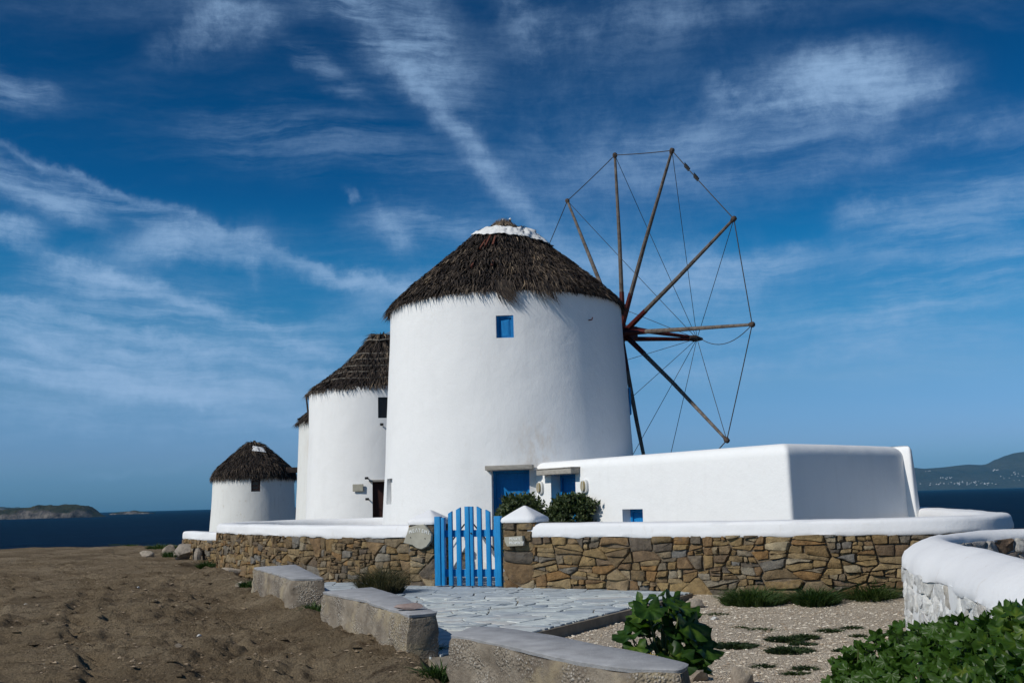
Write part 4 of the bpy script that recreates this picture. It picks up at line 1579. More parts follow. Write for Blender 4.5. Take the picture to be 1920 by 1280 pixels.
def packing(u0, u1, v0, v1, radii, g, sq=1.0, tries=60, inside=None):
    """circles of the given radii (large first) thrown without overlap, then their power cells; sq squeezes heights"""
    S = []
    for r_ in radii:
        for _ in range(tries):
            u, v = g.uniform(u0, u1), g.uniform(v0, v1)
            if inside is not None and not inside(u, v):
                continue
            if all((u - a) ** 2 + ((v - b) * sq) ** 2 > (.86 * (r_ + c)) ** 2 for a, b, c in S):
                S.append((u, v, r_))
                break
    cells = []
    for i, (u, v, r_) in enumerate(S):
        poly = [(u0, v0 * sq), (u1, v0 * sq), (u1, v1 * sq), (u0, v1 * sq)]
        p = (u, v * sq)
        for j, (a, b, c) in enumerate(S):
            if i == j:
                continue
            q = (a, b * sq)
            dx, dy = q[0] - p[0], q[1] - p[1]
            if dx * dx + dy * dy > 4.5:
                continue
            # power bisector
            k = (q[0] ** 2 + q[1] ** 2 - c * c - (p[0] ** 2 + p[1] ** 2 - r_ * r_)) / 2
            poly = clip(poly, (dx, dy), k)
            if len(poly) < 3:
                break
        if len(poly) >= 3:
            cells.append(([(a, b / sq) for a, b in poly], r_))
    return cells


def split_stone(poly, target, g, depth=0, tilt=.10):
    A = abs(parea(poly))
    if A < target or depth > 7:
        return [poly]
    P = np.array(poly)
    w_, h_ = np.ptp(P[:, 0]), np.ptp(P[:, 1])
    ang = g.normal(0, tilt)
    if w_ > h_ * g.uniform(1.5, 3.0):
        n = np.array([math.cos(ang), math.sin(ang)])           # upright joint
    else:
        n = np.array([math.sin(ang), math.cos(ang)])           # bed joint
    d = P @ n
    k = d.min() + np.ptp(d) * g.uniform(.30, .70)
    A_, B_ = clip(poly, n, k), clip(poly, -n, -k)
    out = []
    for q in (A_, B_):
        if len(q) >= 3 and abs(parea(q)) > 1e-4:
            t = target * g.uniform(.6, 1.9)
            out += split_stone(q, t, g, depth + 1, tilt)
    return out


def masonry(u0, u1, v0, v1, n_big, g, r_=(.24, .34), small=.026, keep=.36):
    """coarse blocks, some left whole and the rest split into flat stones"""
    cells = packing(u0, u1, v0, v1, sorted(g.uniform(r_[0], r_[1], n_big), reverse=True), g, 1.15, 80)
    out = []
    for poly, r0_ in cells:
        A = abs(parea(poly))
        if g.random() < keep and A < .17:
            out.append((poly, r0_))
        else:
            out += [(q, r0_) for q in split_stone(poly, small * math.exp(g.normal(.15, .6)), g)]
    return out


def smooth_poly(poly, cut_=.22):
    out = []
    n = len(poly)
    for i in range(n):
        p, q = np.array(poly[i]), np.array(poly[(i + 1) % n])
        out.append(p * (1 - cut_) + q * cut_)
        out.append(p * cut_ + q * (1 - cut_))
    return out


def parea(P):
    return .5 * sum(P[i][0] * P[(i + 1) % len(P)][1] - P[(i + 1) % len(P)][0] * P[i][1] for i in range(len(P)))


def stone_piece(poly, mapf, joint, proud, g, back=.06):
    """one stone: a rounded, slightly uneven cushion of the cell's outline"""
    P = [np.array(p, float) for p in poly]
    c = sum(P) / len(P)
    P = [p + g.normal(0, .006, 2) for p in P]
    P = [c + (p - c) * max(.3, 1 - joint / max(np.linalg.norm(p - c), .02)) for p in P]
    E = []
    for i_ in range(len(P)):
        a_, b_ = P[i_], P[(i_ + 1) % len(P)]
        L_ = np.linalg.norm(b_ - a_)
        E.append(a_)
        if L_ > .12:
            nn_ = np.array([b_[1] - a_[1], a_[0] - b_[0]]) / L_
            E.append((a_ + b_) / 2 + nn_ * g.normal(0, .05 * L_) * .6)
    P = smooth_poly(E, .16)
    # drop points that crowd together
    Q = []
    for p in P:
        if not Q or np.linalg.norm(p - Q[-1]) > .012:
            Q.append(p)
    if len(Q) < 4:
        return None
    n = len(Q)
    V = [mapf(p[0], p[1], -back) for p in Q]
    V += [mapf(*(c + (p - c) * .985), proud * .45 + g.normal(0, .004)) for p in Q]
    ins = .84
    tilt = g.normal(0, .05, 2)
    for p in Q:
        q = c + (p - c) * ins
        V.append(mapf(q[0], q[1], proud + float((q - c) @ tilt) + g.normal(0, .005)))
    V.append(mapf(c[0], c[1], proud * 1.08 + g.normal(0, .006)))
    F = []
    for j in range(2):
        for k in range(n):
            F.append((j * n + k, j * n + (k + 1) % n, (j + 1) * n + (k + 1) % n, (j + 1) * n + k))
    for k in range(n):
        F.append((2 * n + k, 2 * n + (k + 1) % n, 3 * n))
    return V, F, mapf(c[0], c[1], 0)


def lay_stones(root, cells, mapf, mat, joint, g, proud=(.015, .05), name='stone', limit=300):
    cells = sorted(cells, key=lambda q: -abs(parea(q[0])))
    rest = []
    for k, (poly, r_) in enumerate(cells):
        s = stone_piece(poly, mapf, joint, g.uniform(*proud), g)
        if s is None:
            continue
        V, F, c = s
        if k < limit:
            me = newmesh(name, [np.asarray(v) - c for v in V], F, mat, sharp=48)
            link(name, me, root, Vector(c) - root.location)
        else:
            rest.append((V, F))
    if rest:
        kind(link('small_stones', newmesh('small_stones', *join(rest), mat, sharp=48), root), 'stuff')


def cap_jit(seed, amp=.018):
    def f(u, j, d, z):
        w_ = amp * float(fbm(u * 1.3, j * .35, seed, 4, .6))
        if j == 0 or j == 1:
            z = z + .035 * float(fbm(u * 3.2, 0.5, seed + 2, 4, .7))
        return d + w_, z + w_ * (1 if z > .5 else 0)
    return f


CAP = [(-.10, .86), (.035, .852), (.05, .87), (.048, .92), (.042, .97), (.034, 1.02), (.022, 1.055), (-.01, 1.080), (-.07, 1.090), (-.16, 1.094), (-.30, 1.092), (-.40, 1.08), (-.45, 1.04), (-.475, .95), (-.48, .5), (-.48, -.2), (-.30, -.2), (-.30, .86)]


def rubble_wall(root, path, us0, us1, seed, nbig, rr_, cap_u=None, cap_sect=CAP, z_low=-.14, z_top=.875, body=True):
    g = np.random.default_rng(seed)
    cu = cap_u or (0, path.L)
    V, F = sweep(path, cu[0], cu[1], cap_sect, .14, jitter=cap_jit(seed))
    link('coping', newmesh('coping', V, F, M['white_cap'], sharp=50), root)
    V, F = sweep(path, cu[0] + .01, cu[1] - .01, [(-.015, -.25), (-.015, z_top), (-.29, z_top), (-.29, -.25)], .2,
                 jitter=lambda u, j, d, z: (d + (.012 * float(fbm(u * 4, j, seed, 3)) if d > -.1 else 0), z))
    link('wall_core', newmesh('wall_core', V, F, M['mortar']), root)
    cells = masonry(us0, us1, z_low, z_top, nbig, g, rr_)
    lay_stones(root, cells, lambda u, v, d: path.at(u, d, v), M['stone'], .009, g, (.010, .06))


g = np.random.default_rng(3)
PR = Path([(.20, 17.58), (1.4, 16.86), (2.6, 16.15), (4.2, 15.15), (5.6, 14.75), (6.7, 14.8), (7.6, 15.5), (8.15, 17.0), (8.6, 18.7), (9.0, 20.7), (9.45, 23.2)])
wallR = thing('stone_wall', 'long ochre rubble garden wall with white coping right of the blue gate', 'stone wall', PR.at(3.5, 0, 0))
rubble_wall(wallR, PR, 0, 7.2, 101, 52, (.20, .31))
PL = Path([(-3.9, 31.0), (-5.6, 30.9), (-7.3, 30.0), (-8.15, 28.5), (-8.05, 27.0), (-7.3, 25.6), (-5.6, 22.9), (-3.8, 20.5), (-2.6, 19.35), (-1.98, 18.88)])
wallL = thing('stone_wall', 'curving ochre rubble yard wall with white coping left of the blue gate', 'stone wall', PL.at(PL.L - 4, 0, 0))
uc = PL.u_of_x(402)
rubble_wall(wallL, PL, PL.L - 12.2, PL.L, 102, 84, (.20, .31))

# short lower wall at the left end
PS = Path([(-10.4, 31.6), (-9.4, 29.9), (-8.55, 28.9)], 2)
wallS = thing('stone_wall', 'short low rubble wall stub with white top at the far left end', 'stone wall', PS.at(.5, 0, 0))
CAPS = [(d * .8, z - .27) for d, z in CAP]
rubble_wall(wallS, PS, 0, PS.L, 103, 10, (.2, .3), cap_sect=CAPS, z_top=.6)

# gate pillars
gl = unit(np.array([1.16, -.60]))
gnrm = np.array([gl[1], -gl[0]])
gnrm = gnrm if gnrm[1] < 0 else -gnrm


def pillar(name, label, x0, x1, ytop, apex, seed, Yc):
    """front face between two pixel columns at depth Yc"""
    a, b = atY(x0, 1040, Yc), atY(x1, 1040, Yc)
    c = (a + b)[:2] / 2
    d = ray((x0 + x1) / 2, 1040)
    w = (x1 - x0) / FPX * Yc / abs(gnrm @ unit(np.array(d[:2]))) * .98
    zt = z_at((x0 + x1) / 2, ytop, Yc)
    za = z_at(apex[0], apex[1], Yc + .25)
    root = thing(name, label, 'gate pillar', (c[0], c[1], 0), 'white-capped stone pillars of the gate')
    t3, n3_ = np.array([*gl, 0]), np.array([*gnrm, 0])
    ctr = np.array([c[0], c[1], 0]) - n3_ * w / 2
    V, F = box_vf(ctr + np.array([0, 0, zt / 2 - .1]), t3, n3_, (0, 0, 1), w / 2 - .02, w / 2 - .02, zt / 2 + .1)
    link('pillar_core', newmesh('pillar_core', V, F, M['mortar'], smooth=False), root)
    g = np.random.default_rng(seed)
    for (o_, tt, nn2, uw) in ((ctr + n3_ * (w / 2 - .02), t3, n3_, w), (ctr + t3 * (w / 2 - .02), -n3_, t3, w), (ctr - t3 * (w / 2 - .02), n3_, -t3, w)):
        cells = masonry(-uw / 2, uw / 2, -.1, zt, 6, g, (.27, .36), .05, .6)
        lay_stones(root, cells, lambda u, v, dd, o_=o_, tt=tt, nn2=nn2: o_ + tt * u + nn2 * dd + np.array([0, 0, v]), M['stone'], .011, g, (.02, .06))
    # rounded pyramid cap
    V, F = [], []
    m = 32
    lev = [(1.16, -.01), (1.20, .02), (1.17, .06), (.96, .42 * .36), (.62, .62), (.30, .88), (.12, .985)]
    hcap = za - zt
    lev = [(1.15, -.02), (1.19, .015), (1.14, .06)] + [(1.14 * (1 - q) ** .92, .06 + (hcap - .06) * q) for q in (.2, .4, .6, .78, .9, .97)]
    for s, h in lev:
        for k in range(m):
            a_ = 2 * math.pi * k / m
            sq = 1 / max(abs(math.cos(a_)), abs(math.sin(a_)))
            rr_ = (sq * .78 + 1.12 * .22) * w / 2 * s
            rr_ = min(rr_, w / 2 * s * 1.30) * (1 + .02 * float(fbm(a_ * 2, h * 9, seed, 2)))
            V.append(ctr + t3 * rr_ * math.cos(a_) + n3_ * rr_ * math.sin(a_) + np.array([0, 0, zt + h]))
    for j in range(len(lev) - 1):
        for k in range(m):
            F.append((j * m + k, j * m + (k + 1) % m, (j + 1) * m + (k + 1) % m, (j + 1) * m + k))
    F.append(tuple(range((len(lev) - 1) * m, len(lev) * m)))
    F.append(tuple(range(m))[::-1])
    link('pillar_cap', newmesh('pillar_cap', V, F, M['white_cap'], sharp=60), root)
    return root, ctr, w, zt, t3, n3_


pilL = pillar('gate_pillar', 'stone gate pillar with a white pointed cap carrying the MEΛTEMI slab', 768, 816, 981, (797, 955), 201, 18.55)
pilR = pillar('gate_pillar', 'stone gate pillar with a white pointed cap carrying the PRIVATE PROPERTY sign', 944, 1000, 977, (973, 947), 202, 17.62)

# blue picket gate
gate = thing('gate', 'bright blue wooden picket gate with an arched top between stone pillars', 'gate', (-.88, 18.35, 0))
GP0 = np.array([*atz(822, 1098, .02)[:2]])
GP1 = np.array([*atz(939, 1099, .02)[:2]])
gdir = unit(GP1 - GP0)
gn = np.array([gdir[1], -gdir[0]])
gn = gn if gn[1] < 0 else -gn
G3, GN = np.array([*gdir, 0]), np.array([*gn, 0])


def on_gate(px, py):
    d = ray(px, py)
    P0 = np.array([GP0[0], GP0[1], 0])
    return CAM + d * (((P0 - CAM) @ GN) / (d @ GN))


slats = [(817, 827.5, 968, 1098, 'post', .05), (829, 835, 970, 1098, 'post', .04), (842, 849, 960, 1098, 'slat', .028), (857, 865, 953, 1098, 'slat', .028), (873.5, 881.5, 949, 1099, 'slat', .035),
         (883, 888.5, 949, 1098, 'slat', .03), (896, 904, 951, 1098, 'slat', .028), (912.5, 920.5, 957, 1098, 'slat', .028), (929, 941, 967, 1099, 'post', .05)]
for x0, x1, yt, yb, nm, th in slats:
    a, b = on_gate(x0, 1030), on_gate(x1, 1030)
    c = (a + b) / 2
    w = abs((b - a) @ G3)
    zl, zr = on_gate(x0, yt)[2], on_gate(x1, yt)[2]
    slope = .0 if nm == 'post' or x0 in (873.5, 883) else (.022 if c[0] < on_gate(880, 1000)[0] else -.022)
    V, F = box_vf(np.array([c[0], c[1], .015 + zl / 2]), G3, GN, (0, 0, 1), w / 2, th, zl / 2 - .015)
    V = [np.array(v) for v in V]
    for i_ in range(4, 8):
        V[i_][2] += slope * ((V[i_] - c) @ G3) / (w / 2)
    link(nm, bevelled(nm, V, F, M['blue_gate'], .007, 2), gate)
for xa, xb in ((832, 882), (883.5, 933)):
    for yt, yb in ((993, 1006), (1067, 1081)):
        a, b = on_gate(xa, 1030), on_gate(xb, 1030)
        c = (a + b) / 2
        zt_, zb_ = on_gate(880, yt)[2], on_gate(880, yb)[2]
        V, F = box_vf(np.array([c[0], c[1], (zt_ + zb_) / 2]) - GN * .052, G3, GN, (0, 0, 1), abs((b - a) @ G3) / 2, .02, (zt_ - zb_) / 2)
        link('rail', bevelled('rail', V, F, M['blue_gate'], .005, 1), gate)
a = on_gate(885, 999)
V, F = tube([a + GN * .01, a + GN * .05], [.014, .014], 8)
link('latch', newmesh('latch', V, F, M['iron']), gate)


# lettered slabs
def text_mesh(s, size, depth):
    cu = bpy.data.curves.new('txt', 'FONT')
    cu.body = s
    cu.size = size
    cu.extrude = depth
    cu.offset = .0015
    cu.align_x = 'CENTER'
    cu.align_y = 'CENTER'
    cu.resolution_u = 2
    o = bpy.data.objects.new('txt', cu)
    COL.objects.link(o)
    dg = bpy.context.evaluated_depsgraph_get()
    me = bpy.data.meshes.new_from_object(o.evaluated_get(dg))
    V = [np.array(v.co) for v in me.vertices]
    F = [tuple(p.vertices) for p in me.polygons]
    bpy.data.objects.remove(o)
    bpy.data.meshes.remove(me)
    return V, F


def slab(name, root, outline, o_, t3, n3_, thick, mat, tilt=0.0):
    V, F = [], []
    m = len(outline)
    for d, s in ((0, 1.0), (thick * .8, 1.0), (thick, .965)):
        for (x, z) in outline:
            V.append(o_ + t3 * x * s + n3_ * d + np.array([0, 0, z * s]))
    for j in range(2):
        for k in range(m):
            F.append((j * m + k, j * m + (k + 1) % m, (j + 1) * m + (k + 1) % m, (j + 1) * m + k))
    F.append(tuple(range(2 * m, 3 * m)))
    F.append(tuple(range(m))[::-1])
    return link(name, newmesh(name, V, F, mat, sharp=30), root)


def on_plane(px, py, P0, n):
    d = ray(px, py)
    return CAM + d * (((P0 - CAM) @ n) / (d @ n))


_, ctr, w, zt, t3, n3_ = pilL
pf = ctr + n3_ * (w / 2 + .045)
oc = on_plane(786, 1004, pf, n3_)
plq = thing('stone_plaque', 'pale irregular stone slab lettered MEΛTEMI on the left gate pillar', 'plaque', oc)
outl = []
for px, py in [(759, 1017), (765, 1001), (769, 988), (783, 984), (797, 982), (806, 992), (812, 1002), (811, 1013), (803, 1024), (793, 1029), (784, 1027), (776, 1021)]:
    q = on_plane(px, py, pf, n3_) - oc
    outl.append((float(q @ t3), float(q[2])))
outl = outl[::-1]
slab('slab', plq, outl, oc, t3, n3_, .055, M['plaque'])
word = 'MEΛTEMI'
lets = []
for k, ch in enumerate(word):
    px = 769.5 + k * 5.75
    py = 997.5 - 4.2 * math.sin(math.pi * (k + .6) / 6.6) + .2 * k
    q = on_plane(px, py, pf + n3_ * .056, n3_)
    V, F = text_mesh(ch, .090, .004)
    rot = R(14 - 5.5 * k)
    lets.append(([q + t3 * (v[0] * math.cos(rot) - v[1] * math.sin(rot)) + np.array([0, 0, 1]) * (v[0] * math.sin(rot) + v[1] * math.cos(rot)) + n3_ * v[2] for v in V], F))
link('lettering', newmesh('lettering', *join(lets), M['letters'], smooth=False), plq)
for px, py in ((770, 1007), (797, 1009)):
    q = on_plane(px, py, pf + n3_ * .055, n3_)
    link('screw', newmesh('screw', *tube([q, q + n3_ * .012], .008, 8), M['iron']), plq)

_, ctr, w, zt, t3, n3_ = pilR
pf = ctr + n3_ * (w / 2 + .05)
oc = on_plane(966, 1013, pf, n3_)
sgn = thing('stone_sign', 'small stone sign reading PRIVATE PROPERTY on the right gate pillar', 'sign', oc)
outl = []
for px, py in [(948.5, 1006), (983, 1003.5), (985, 1022), (954, 1023.5), (949.5, 1014)]:
    q = on_plane(px, py, pf, n3_) - oc
    outl.append((float(q @ t3), float(q[2])))
slab('slab', sgn, outl[::-1], oc, t3, n3_, .075, M['plaque'])
for row, s_, px in ((1009.8, 'PRIVATE', 965.5), (1017.2, 'PROPERTY', 968.5)):
    q = on_plane(px, row, pf + n3_ * .076, n3_)
    V, F = text_mesh(s_, .066, .003)
    V = [q + t3 * v[0] * .92 + np.array([0, 0, v[1]]) + n3_ * v[2] for v in V]
    link('lettering', newmesh('lettering', V, F, M['letters'], smooth=False), sgn)

# white plastered steps behind the gate
stp = thing('garden_steps', 'white plastered stair flank with a stone core behind the blue gate', 'steps', atz(885, 1066, 0))
cst = atz(885, 1066, 0)
ex = np.array([.98, -.2, 0])
ey = np.array([.2, .98, 0])
for s in (-1, 1):
    pts = [(.14 * s, .74), (.24 * s, .74), (.60 * s, .18), (.60 * s, 0), (.44 * s, 0), (.10 * s, .52)]
    pts = pts if s > 0 else pts[::-1]
    V = [cst + ex * a + ey * d + np.array([0, 0, b]) for d in (-.14, .14) for a, b in pts]
    m = len(pts)
    F = [tuple(range(m))[::-1] if s < 0 else tuple(range(m)), tuple(range(m, 2 * m))] + [(k, (k + 1) % m, m + (k + 1) % m, m + k) for k in range(m)]
    link('flank', newmesh('flank', V, F, M['white'], smooth=False), stp)
V, F = box_vf(cst + ey * .06 + np.array([0, 0, .22]), ex, ey, (0, 0, 1), .44, .10, .26)
link('core', newmesh('core', V, F, M['white_old'], smooth=False), stp)
g = np.random.default_rng(8)
for k, (a, b) in enumerate([(-.20, .10), (-.20, .28), (-.02, .12), (.0, .32)]):
    V, F, c_ = stone_piece([(a - .09, b - .085), (a + .09, b - .085), (a + .09, b + .085), (a - .09, b + .085)], lambda u, v, d: cst + ex * u - ey * (.06 + d) + np.array([0, 0, v]), .01, .03, g)
    link('stone', newmesh('stone', V, F, M['stone'], sharp=45), stp)
for s in (-1, 1):
    V, F = tube([cst + ex * (.1 * s) + ey * -.2 + np.array([0, 0, 1.0]), cst + ex * (.72 * s) + ey * -.2 + np.array([0, 0, .25])], .018, 6)
    link('handrail', newmesh('handrail', V, F, M['iron']), stp)


# ------------------------------------------------------------------ paving
def in_poly(P, x, y):
    c = False
    n = len(P)
    for i in range(n):
        (x1, y1), (x2, y2) = P[i], P[i - 1]
        if (y1 > y) != (y2 > y) and x < (x2 - x1) * (y - y1) / (y2 - y1) + x1:
            c = not c
    return c


PAT = [(-.78, 9.7), (-.42, 9.35), (-.18, 10.9), (.22, 11.85), (1.1, 13.25), (1.95, 14.62), (2.72, 16.0), (.26, 17.6), (-.28, 18.0), (.45, 19.6), (.3, 22.4), (-2.2, 23.4), (-2.3, 20.5), (-1.5, 18.6), (-2.1, 18.85), (-3.4, 20.0), (-4.5, 19.6), (-3.1, 15.9), (-2.2, 13.6), (-1.15, 11.0)]
Vb = [(x, y, -.2) for x, y in PAT] + [(x, y, -.008) for x, y in PAT]
m = len(PAT)
Fb = [tuple(range(m, 2 * m))] + [(k, (k + 1) % m, m + (k + 1) % m, m + k) for k in range(m)]
bm = bmesh.new()
bv = [bm.verts.new(v) for v in Vb]
for f in Fb:
    bm.faces.new([bv[i] for i in f])
bmesh.ops.triangulate(bm, faces=[bm.faces[:][0]])
bmesh.ops.recalc_face_normals(bm, faces=bm.faces)
me = bpy.data.meshes.new('patio')
bm.to_mesh(me)
bm.free()
me.materials.append(M['grout'])
patio = kind(link('patio', me), 'structure')
g = np.random.default_rng(12)
rad_ = sorted(list(g.uniform(.34, .50, 70)) + list(g.uniform(.16, .24, 90)), reverse=True)
cells = packing(-4.5, 2.8, 9.6, 23.2, rad_, g, 1.0, 30, inside=lambda x, y: in_poly(PAT, x, y) and (y < 19 or abs(x + .9) < 1.4))
cells = [(q, r_) for poly, r_ in cells for q in split_stone(poly, .085 * math.exp(g.normal(.2, .7)), g, 0, .55)]
cnt, rest = 0, []
cells = sorted(cells, key=lambda q: min(p[1] for p in q[0]))
for poly, r_ in cells:
    cxy = np.mean(np.array(poly), 0)
    edge_ = cxy[0] > -.5 and 10.6 < cxy[1] < 17 and any(in_poly(PAT, *p) for p in poly)
    if not in_poly(PAT, *cxy) and not edge_:
        continue
    # trimmed along the straight right edge and the foot of the garden wall
    Q = poly
    if cxy[1] < 16.3:
        e_ = unit(np.array([2.72 - .22, 16.0 - 11.85]))
        nrm_ = np.array([e_[1], -e_[0]])
        Q = clip(Q, nrm_, nrm_ @ np.array([.22, 11.85]) - .02)
    e_ = unit(np.array([-.55 + 4.05, 9.1 - 19.6]))               # left edge behind the concrete blocks
    nrm_ = np.array([e_[1], -e_[0]])
    Q = clip(Q, nrm_, nrm_ @ np.array([-4.05, 19.6]))
    Q = clip(Q, (0, -1), -9.12)
    if cxy[1] < 20.8 and cxy[0] < -1.5:
        e_ = unit(np.array([2.6, -2.2]))
        nrm_ = np.array([-e_[1], e_[0]])
        Q = clip(Q, nrm_, nrm_ @ np.array([-1.75, 18.75]))
    if cxy[0] > .2:
        e_ = unit(np.array([2.72 - .26, 16.0 - 17.6]))
        nrm_ = np.array([-e_[1], e_[0]])
        Q = clip(Q, nrm_, nrm_ @ np.array([.26, 17.6]))
    if len(Q) < 3:
        continue
    cxy = np.mean(np.array(Q), 0)
    c = np.array(cxy)
    P = [c + (np.array(p) - c) * max(.4, 1 - .015 / max(np.linalg.norm(np.array(p) - c), .03)) for p in Q]
    P = smooth_poly([p + g.normal(0, .010, 2) for p in P], .09)
    zt_ = .004 + g.uniform(0, .010)
    tl = g.normal(0, .006, 2)
    V = [np.array([p[0] - c[0], p[1] - c[1], -.02]) for p in P] + [np.array([p[0] - c[0], p[1] - c[1], zt_ - .004 + (p - c) @ tl]) for p in P] + [np.array([(p[0] - c[0]) * .965, (p[1] - c[1]) * .965, zt_ + (p - c) @ tl]) for p in P]
    n = len(P)
    F = [(j * n + k, j * n + (k + 1) % n, (j + 1) * n + (k + 1) % n, (j + 1) * n + k) for j in range(2) for k in range(n)] + [tuple(range(2 * n, 3 * n))]
    if cnt < 300:
        link('flagstone', newmesh('flagstone', V, F, M['flag'], smooth=False), patio, (c[0], c[1], 0))
    else:
        rest.append(([v + np.array([c[0], c[1], 0]) for v in V], F))
    cnt += 1
if rest:
    kind(link('far_flagstones', newmesh('far_flagstones', *join(rest), M['flag'], smooth=False), patio, (0, 0, 0)), 'stuff')

# gravel garden right of the paving
GRZ = -.125


def gravel_z(x, y):
    return GRZ + .022 * fbm(x * .8, y * .8, 61, 3) + .012 * fbm(x * 3, y * 3, 62, 3) + .10 * np.exp(-((y - (17.55 - .52 * x)) / .5) ** 2) * (x > 2.4)


xs = np.arange(-.9, 7.2, .05)
ys = np.arange(6.2, 17.4, .06)
X, Y = np.meshgrid(xs, ys)
Z = gravel_z(X, Y)
edge_x = np.interp(Y, [9.7, 10.7, 11.85, 13.25, 14.62, 16.0, 17.5], [-.95, -.35, .22, 1.1, 1.95, 2.72, 3.6])
Z = np.where((X < edge_x + .02) & (Y > 9.0), -.185, Z)
Z = np.where(side_of_blocks(X, Y) < .25, -.20, Z)
V = np.stack([X, Y, Z], -1).reshape(-1, 3)
i = np.arange(X.size).reshape(X.shape)
F = np.stack([i[:-1, :-1], i[:-1, 1:], i[1:, 1:], i[1:, :-1]], -1).reshape(-1, 4).tolist()
kind(link('gravel_bed', newmesh('gravel_bed', V, F, M['gravel'], sharp=None)), 'structure')


def scatter(name, n, px, mat, sizes, keepf, seed):
    g = np.random.default_rng(seed)
    x, y = px(g, n)
    ok = keepf(x, y)
    x, y = x[ok], y[ok]
    n = len(x)
    base = np.array([(1, 0, 0), (0, 1, 0), (-1, 0, 0), (0, -1, 0), (0, 0, .8), (0, 0, -.8)], float)
    faces = np.array([(0, 1, 4), (1, 2, 4), (2, 3, 4), (3, 0, 4), (1, 0, 5), (2, 1, 5), (3, 2, 5), (0, 3, 5)])
    s = sizes[0] * (sizes[1] / sizes[0]) ** (g.random(n) ** 2.2)
    a = g.random(n) * 6.28
    B = base[None] * (1 + g.normal(0, .22, (n, 6, 3)))
    ca, sa = np.cos(a)[:, None], np.sin(a)[:, None]
    Bx, By = B[..., 0] * ca - B[..., 1] * sa, B[..., 0] * sa + B[..., 1] * ca
    return x, y, s, np.stack([Bx * s[:, None] * 1.15, By * s[:, None] * .9, B[..., 2] * s[:, None] * .55], -1), faces, g


def scatter_build(name, res, zf, mat):
    x, y, s, B, faces, g = res
    z = zf(x, y) + s * .25
    V = (B + np.stack([x, y, z], -1)[:, None]).reshape(-1, 3)
    F = (np.arange(len(x))[:, None, None] * 6 + faces[None]).reshape(-1, 3).tolist()
    tone = np.repeat(np.clip(g.beta(2, 2, len(x)) + .05, 0, 1), 6)
    return kind(link(name, newmesh(name, V, F, mat, smooth=False, color=tone)), 'stuff')


res = scatter('pebbles', 26000, lambda g, n: (g.uniform(-.3, 6.5, n), 6.3 + 10.2 * g.random(n) ** .9), None, (.006, .026),
              lambda x, y: (x > np.interp(y, [9.7, 10.7, 11.85, 13.25, 14.62, 16.0, 17.5], [-.95, -.35, .22, 1.1, 1.95, 2.72, 3.6]) + .05) & (side_of_blocks(x, y) > .3) & (y < 17.4 - .52 * x + (x > 5) * .4), 5)
scatter_build('pebbles', res, gravel_z, M['pebble'])
res = scatter('clods', 15000, lambda g, n: (g.uniform(-13, 1.0, n), 7.5 + 22 * g.random(n) ** 1.7), None, (.006, .034),
              lambda x, y: (side_of_blocks(x, y) < -.15) & (x > -.62 * y) & (vnoise(x * .8, y * 1.2, 91) > .32), 6)
scatter_build('earth_clods', res, dirt_z, M['clod'])
res = scatter('lumps', 3800, lambda g, n: (g.uniform(-12, 1.0, n), 7.5 + 20 * g.random(n) ** 1.5), None, (.02, .075),
              lambda x, y: (side_of_blocks(x, y) < -.12) & (x > -.62 * y) & (vnoise(x * .9 + 3, y * 1.3, 97) + .5 * np.exp(-((side_of_blocks(x, y) + 1.2) / .9) ** 2) > .66), 16)
scatter_build('earth_lumps', res, lambda x, y: dirt_z(x, y) - .012, M['dirt'])


# single stones lying about on the dirt
def rock(name, label, cat, p, r_, sq, seed, mat, group=None, sub=2):
    bm = bmesh.new()
    bmesh.ops.create_icosphere(bm, subdivisions=sub, radius=1)
    g = np.random.default_rng(seed)
    pl = [(unit(g.normal(size=3)), g.uniform(.48, .80)) for _ in range(11)]
    V = []
    for v in bm.verts:
        q = np.array(v.co)
        for n_, d_ in pl:
            e = q @ n_ - d_
            if e > 0:
                q = q - n_ * e
        q = q * (1 + .06 * float(fbm(q[0] * 2.2 + seed, q[1] * 2.2 + q[2], seed, 3)))
        V.append(q * np.array(sq) * r_)
    F = [tuple(v.index for v in f.verts) for f in bm.faces]
    bm.free()
    o = link(name, newmesh(name, V, F, mat, sharp=32), None, Vector([float(q) for q in p]))
    o.rotation_euler = (0, 0, g.uniform(0, 6.28) if sq[0] == sq[1] else 0)
    return tag(o, label, cat, group)


for k, (px, py, r_, mt, lab) in enumerate([(335, 1211, .06, 'boulder', 'grey flat stone on the bare earth, lower left of the middle concrete block'), (279, 1128, .07, 'boulder', 'larger grey stone on the earth left of the farthest concrete block'),
                                           (222, 1193, .045, 'white_stone', 'single bright white stone in the middle of the bare earth'), (259, 1108, .04, 'white_stone', 'small white stone on the earth, farthest of the loose ones'),
                                           (290, 1136, .05, 'boulder', 'small grey stone just in front of the larger grey stone on the earth'), (374, 1200, .04, 'white_stone', 'tiny pale stone right of the flat grey stone on the earth'),
                                           (380, 1240, .03, 'white_stone', 'tiny white pebble lowest on the bare earth near the bottom edge'), (48, 1135, .04, 'white_stone', 'tiny pale stone alone near the left edge of the earth'),
                                           (452, 1108, .13, 'boulder', 'grey slab stone leaning at the foot of the farthest concrete block')]):
    p = atz(px, py, 0)
    p[2] = float(dirt_z(p[0], p[1])) + r_ * .35
    rock('loose_stone', lab, 'stone', p, r_, (1, .8, .6), 300 + k, M[mt], 'loose stones on the bare earth', 1)
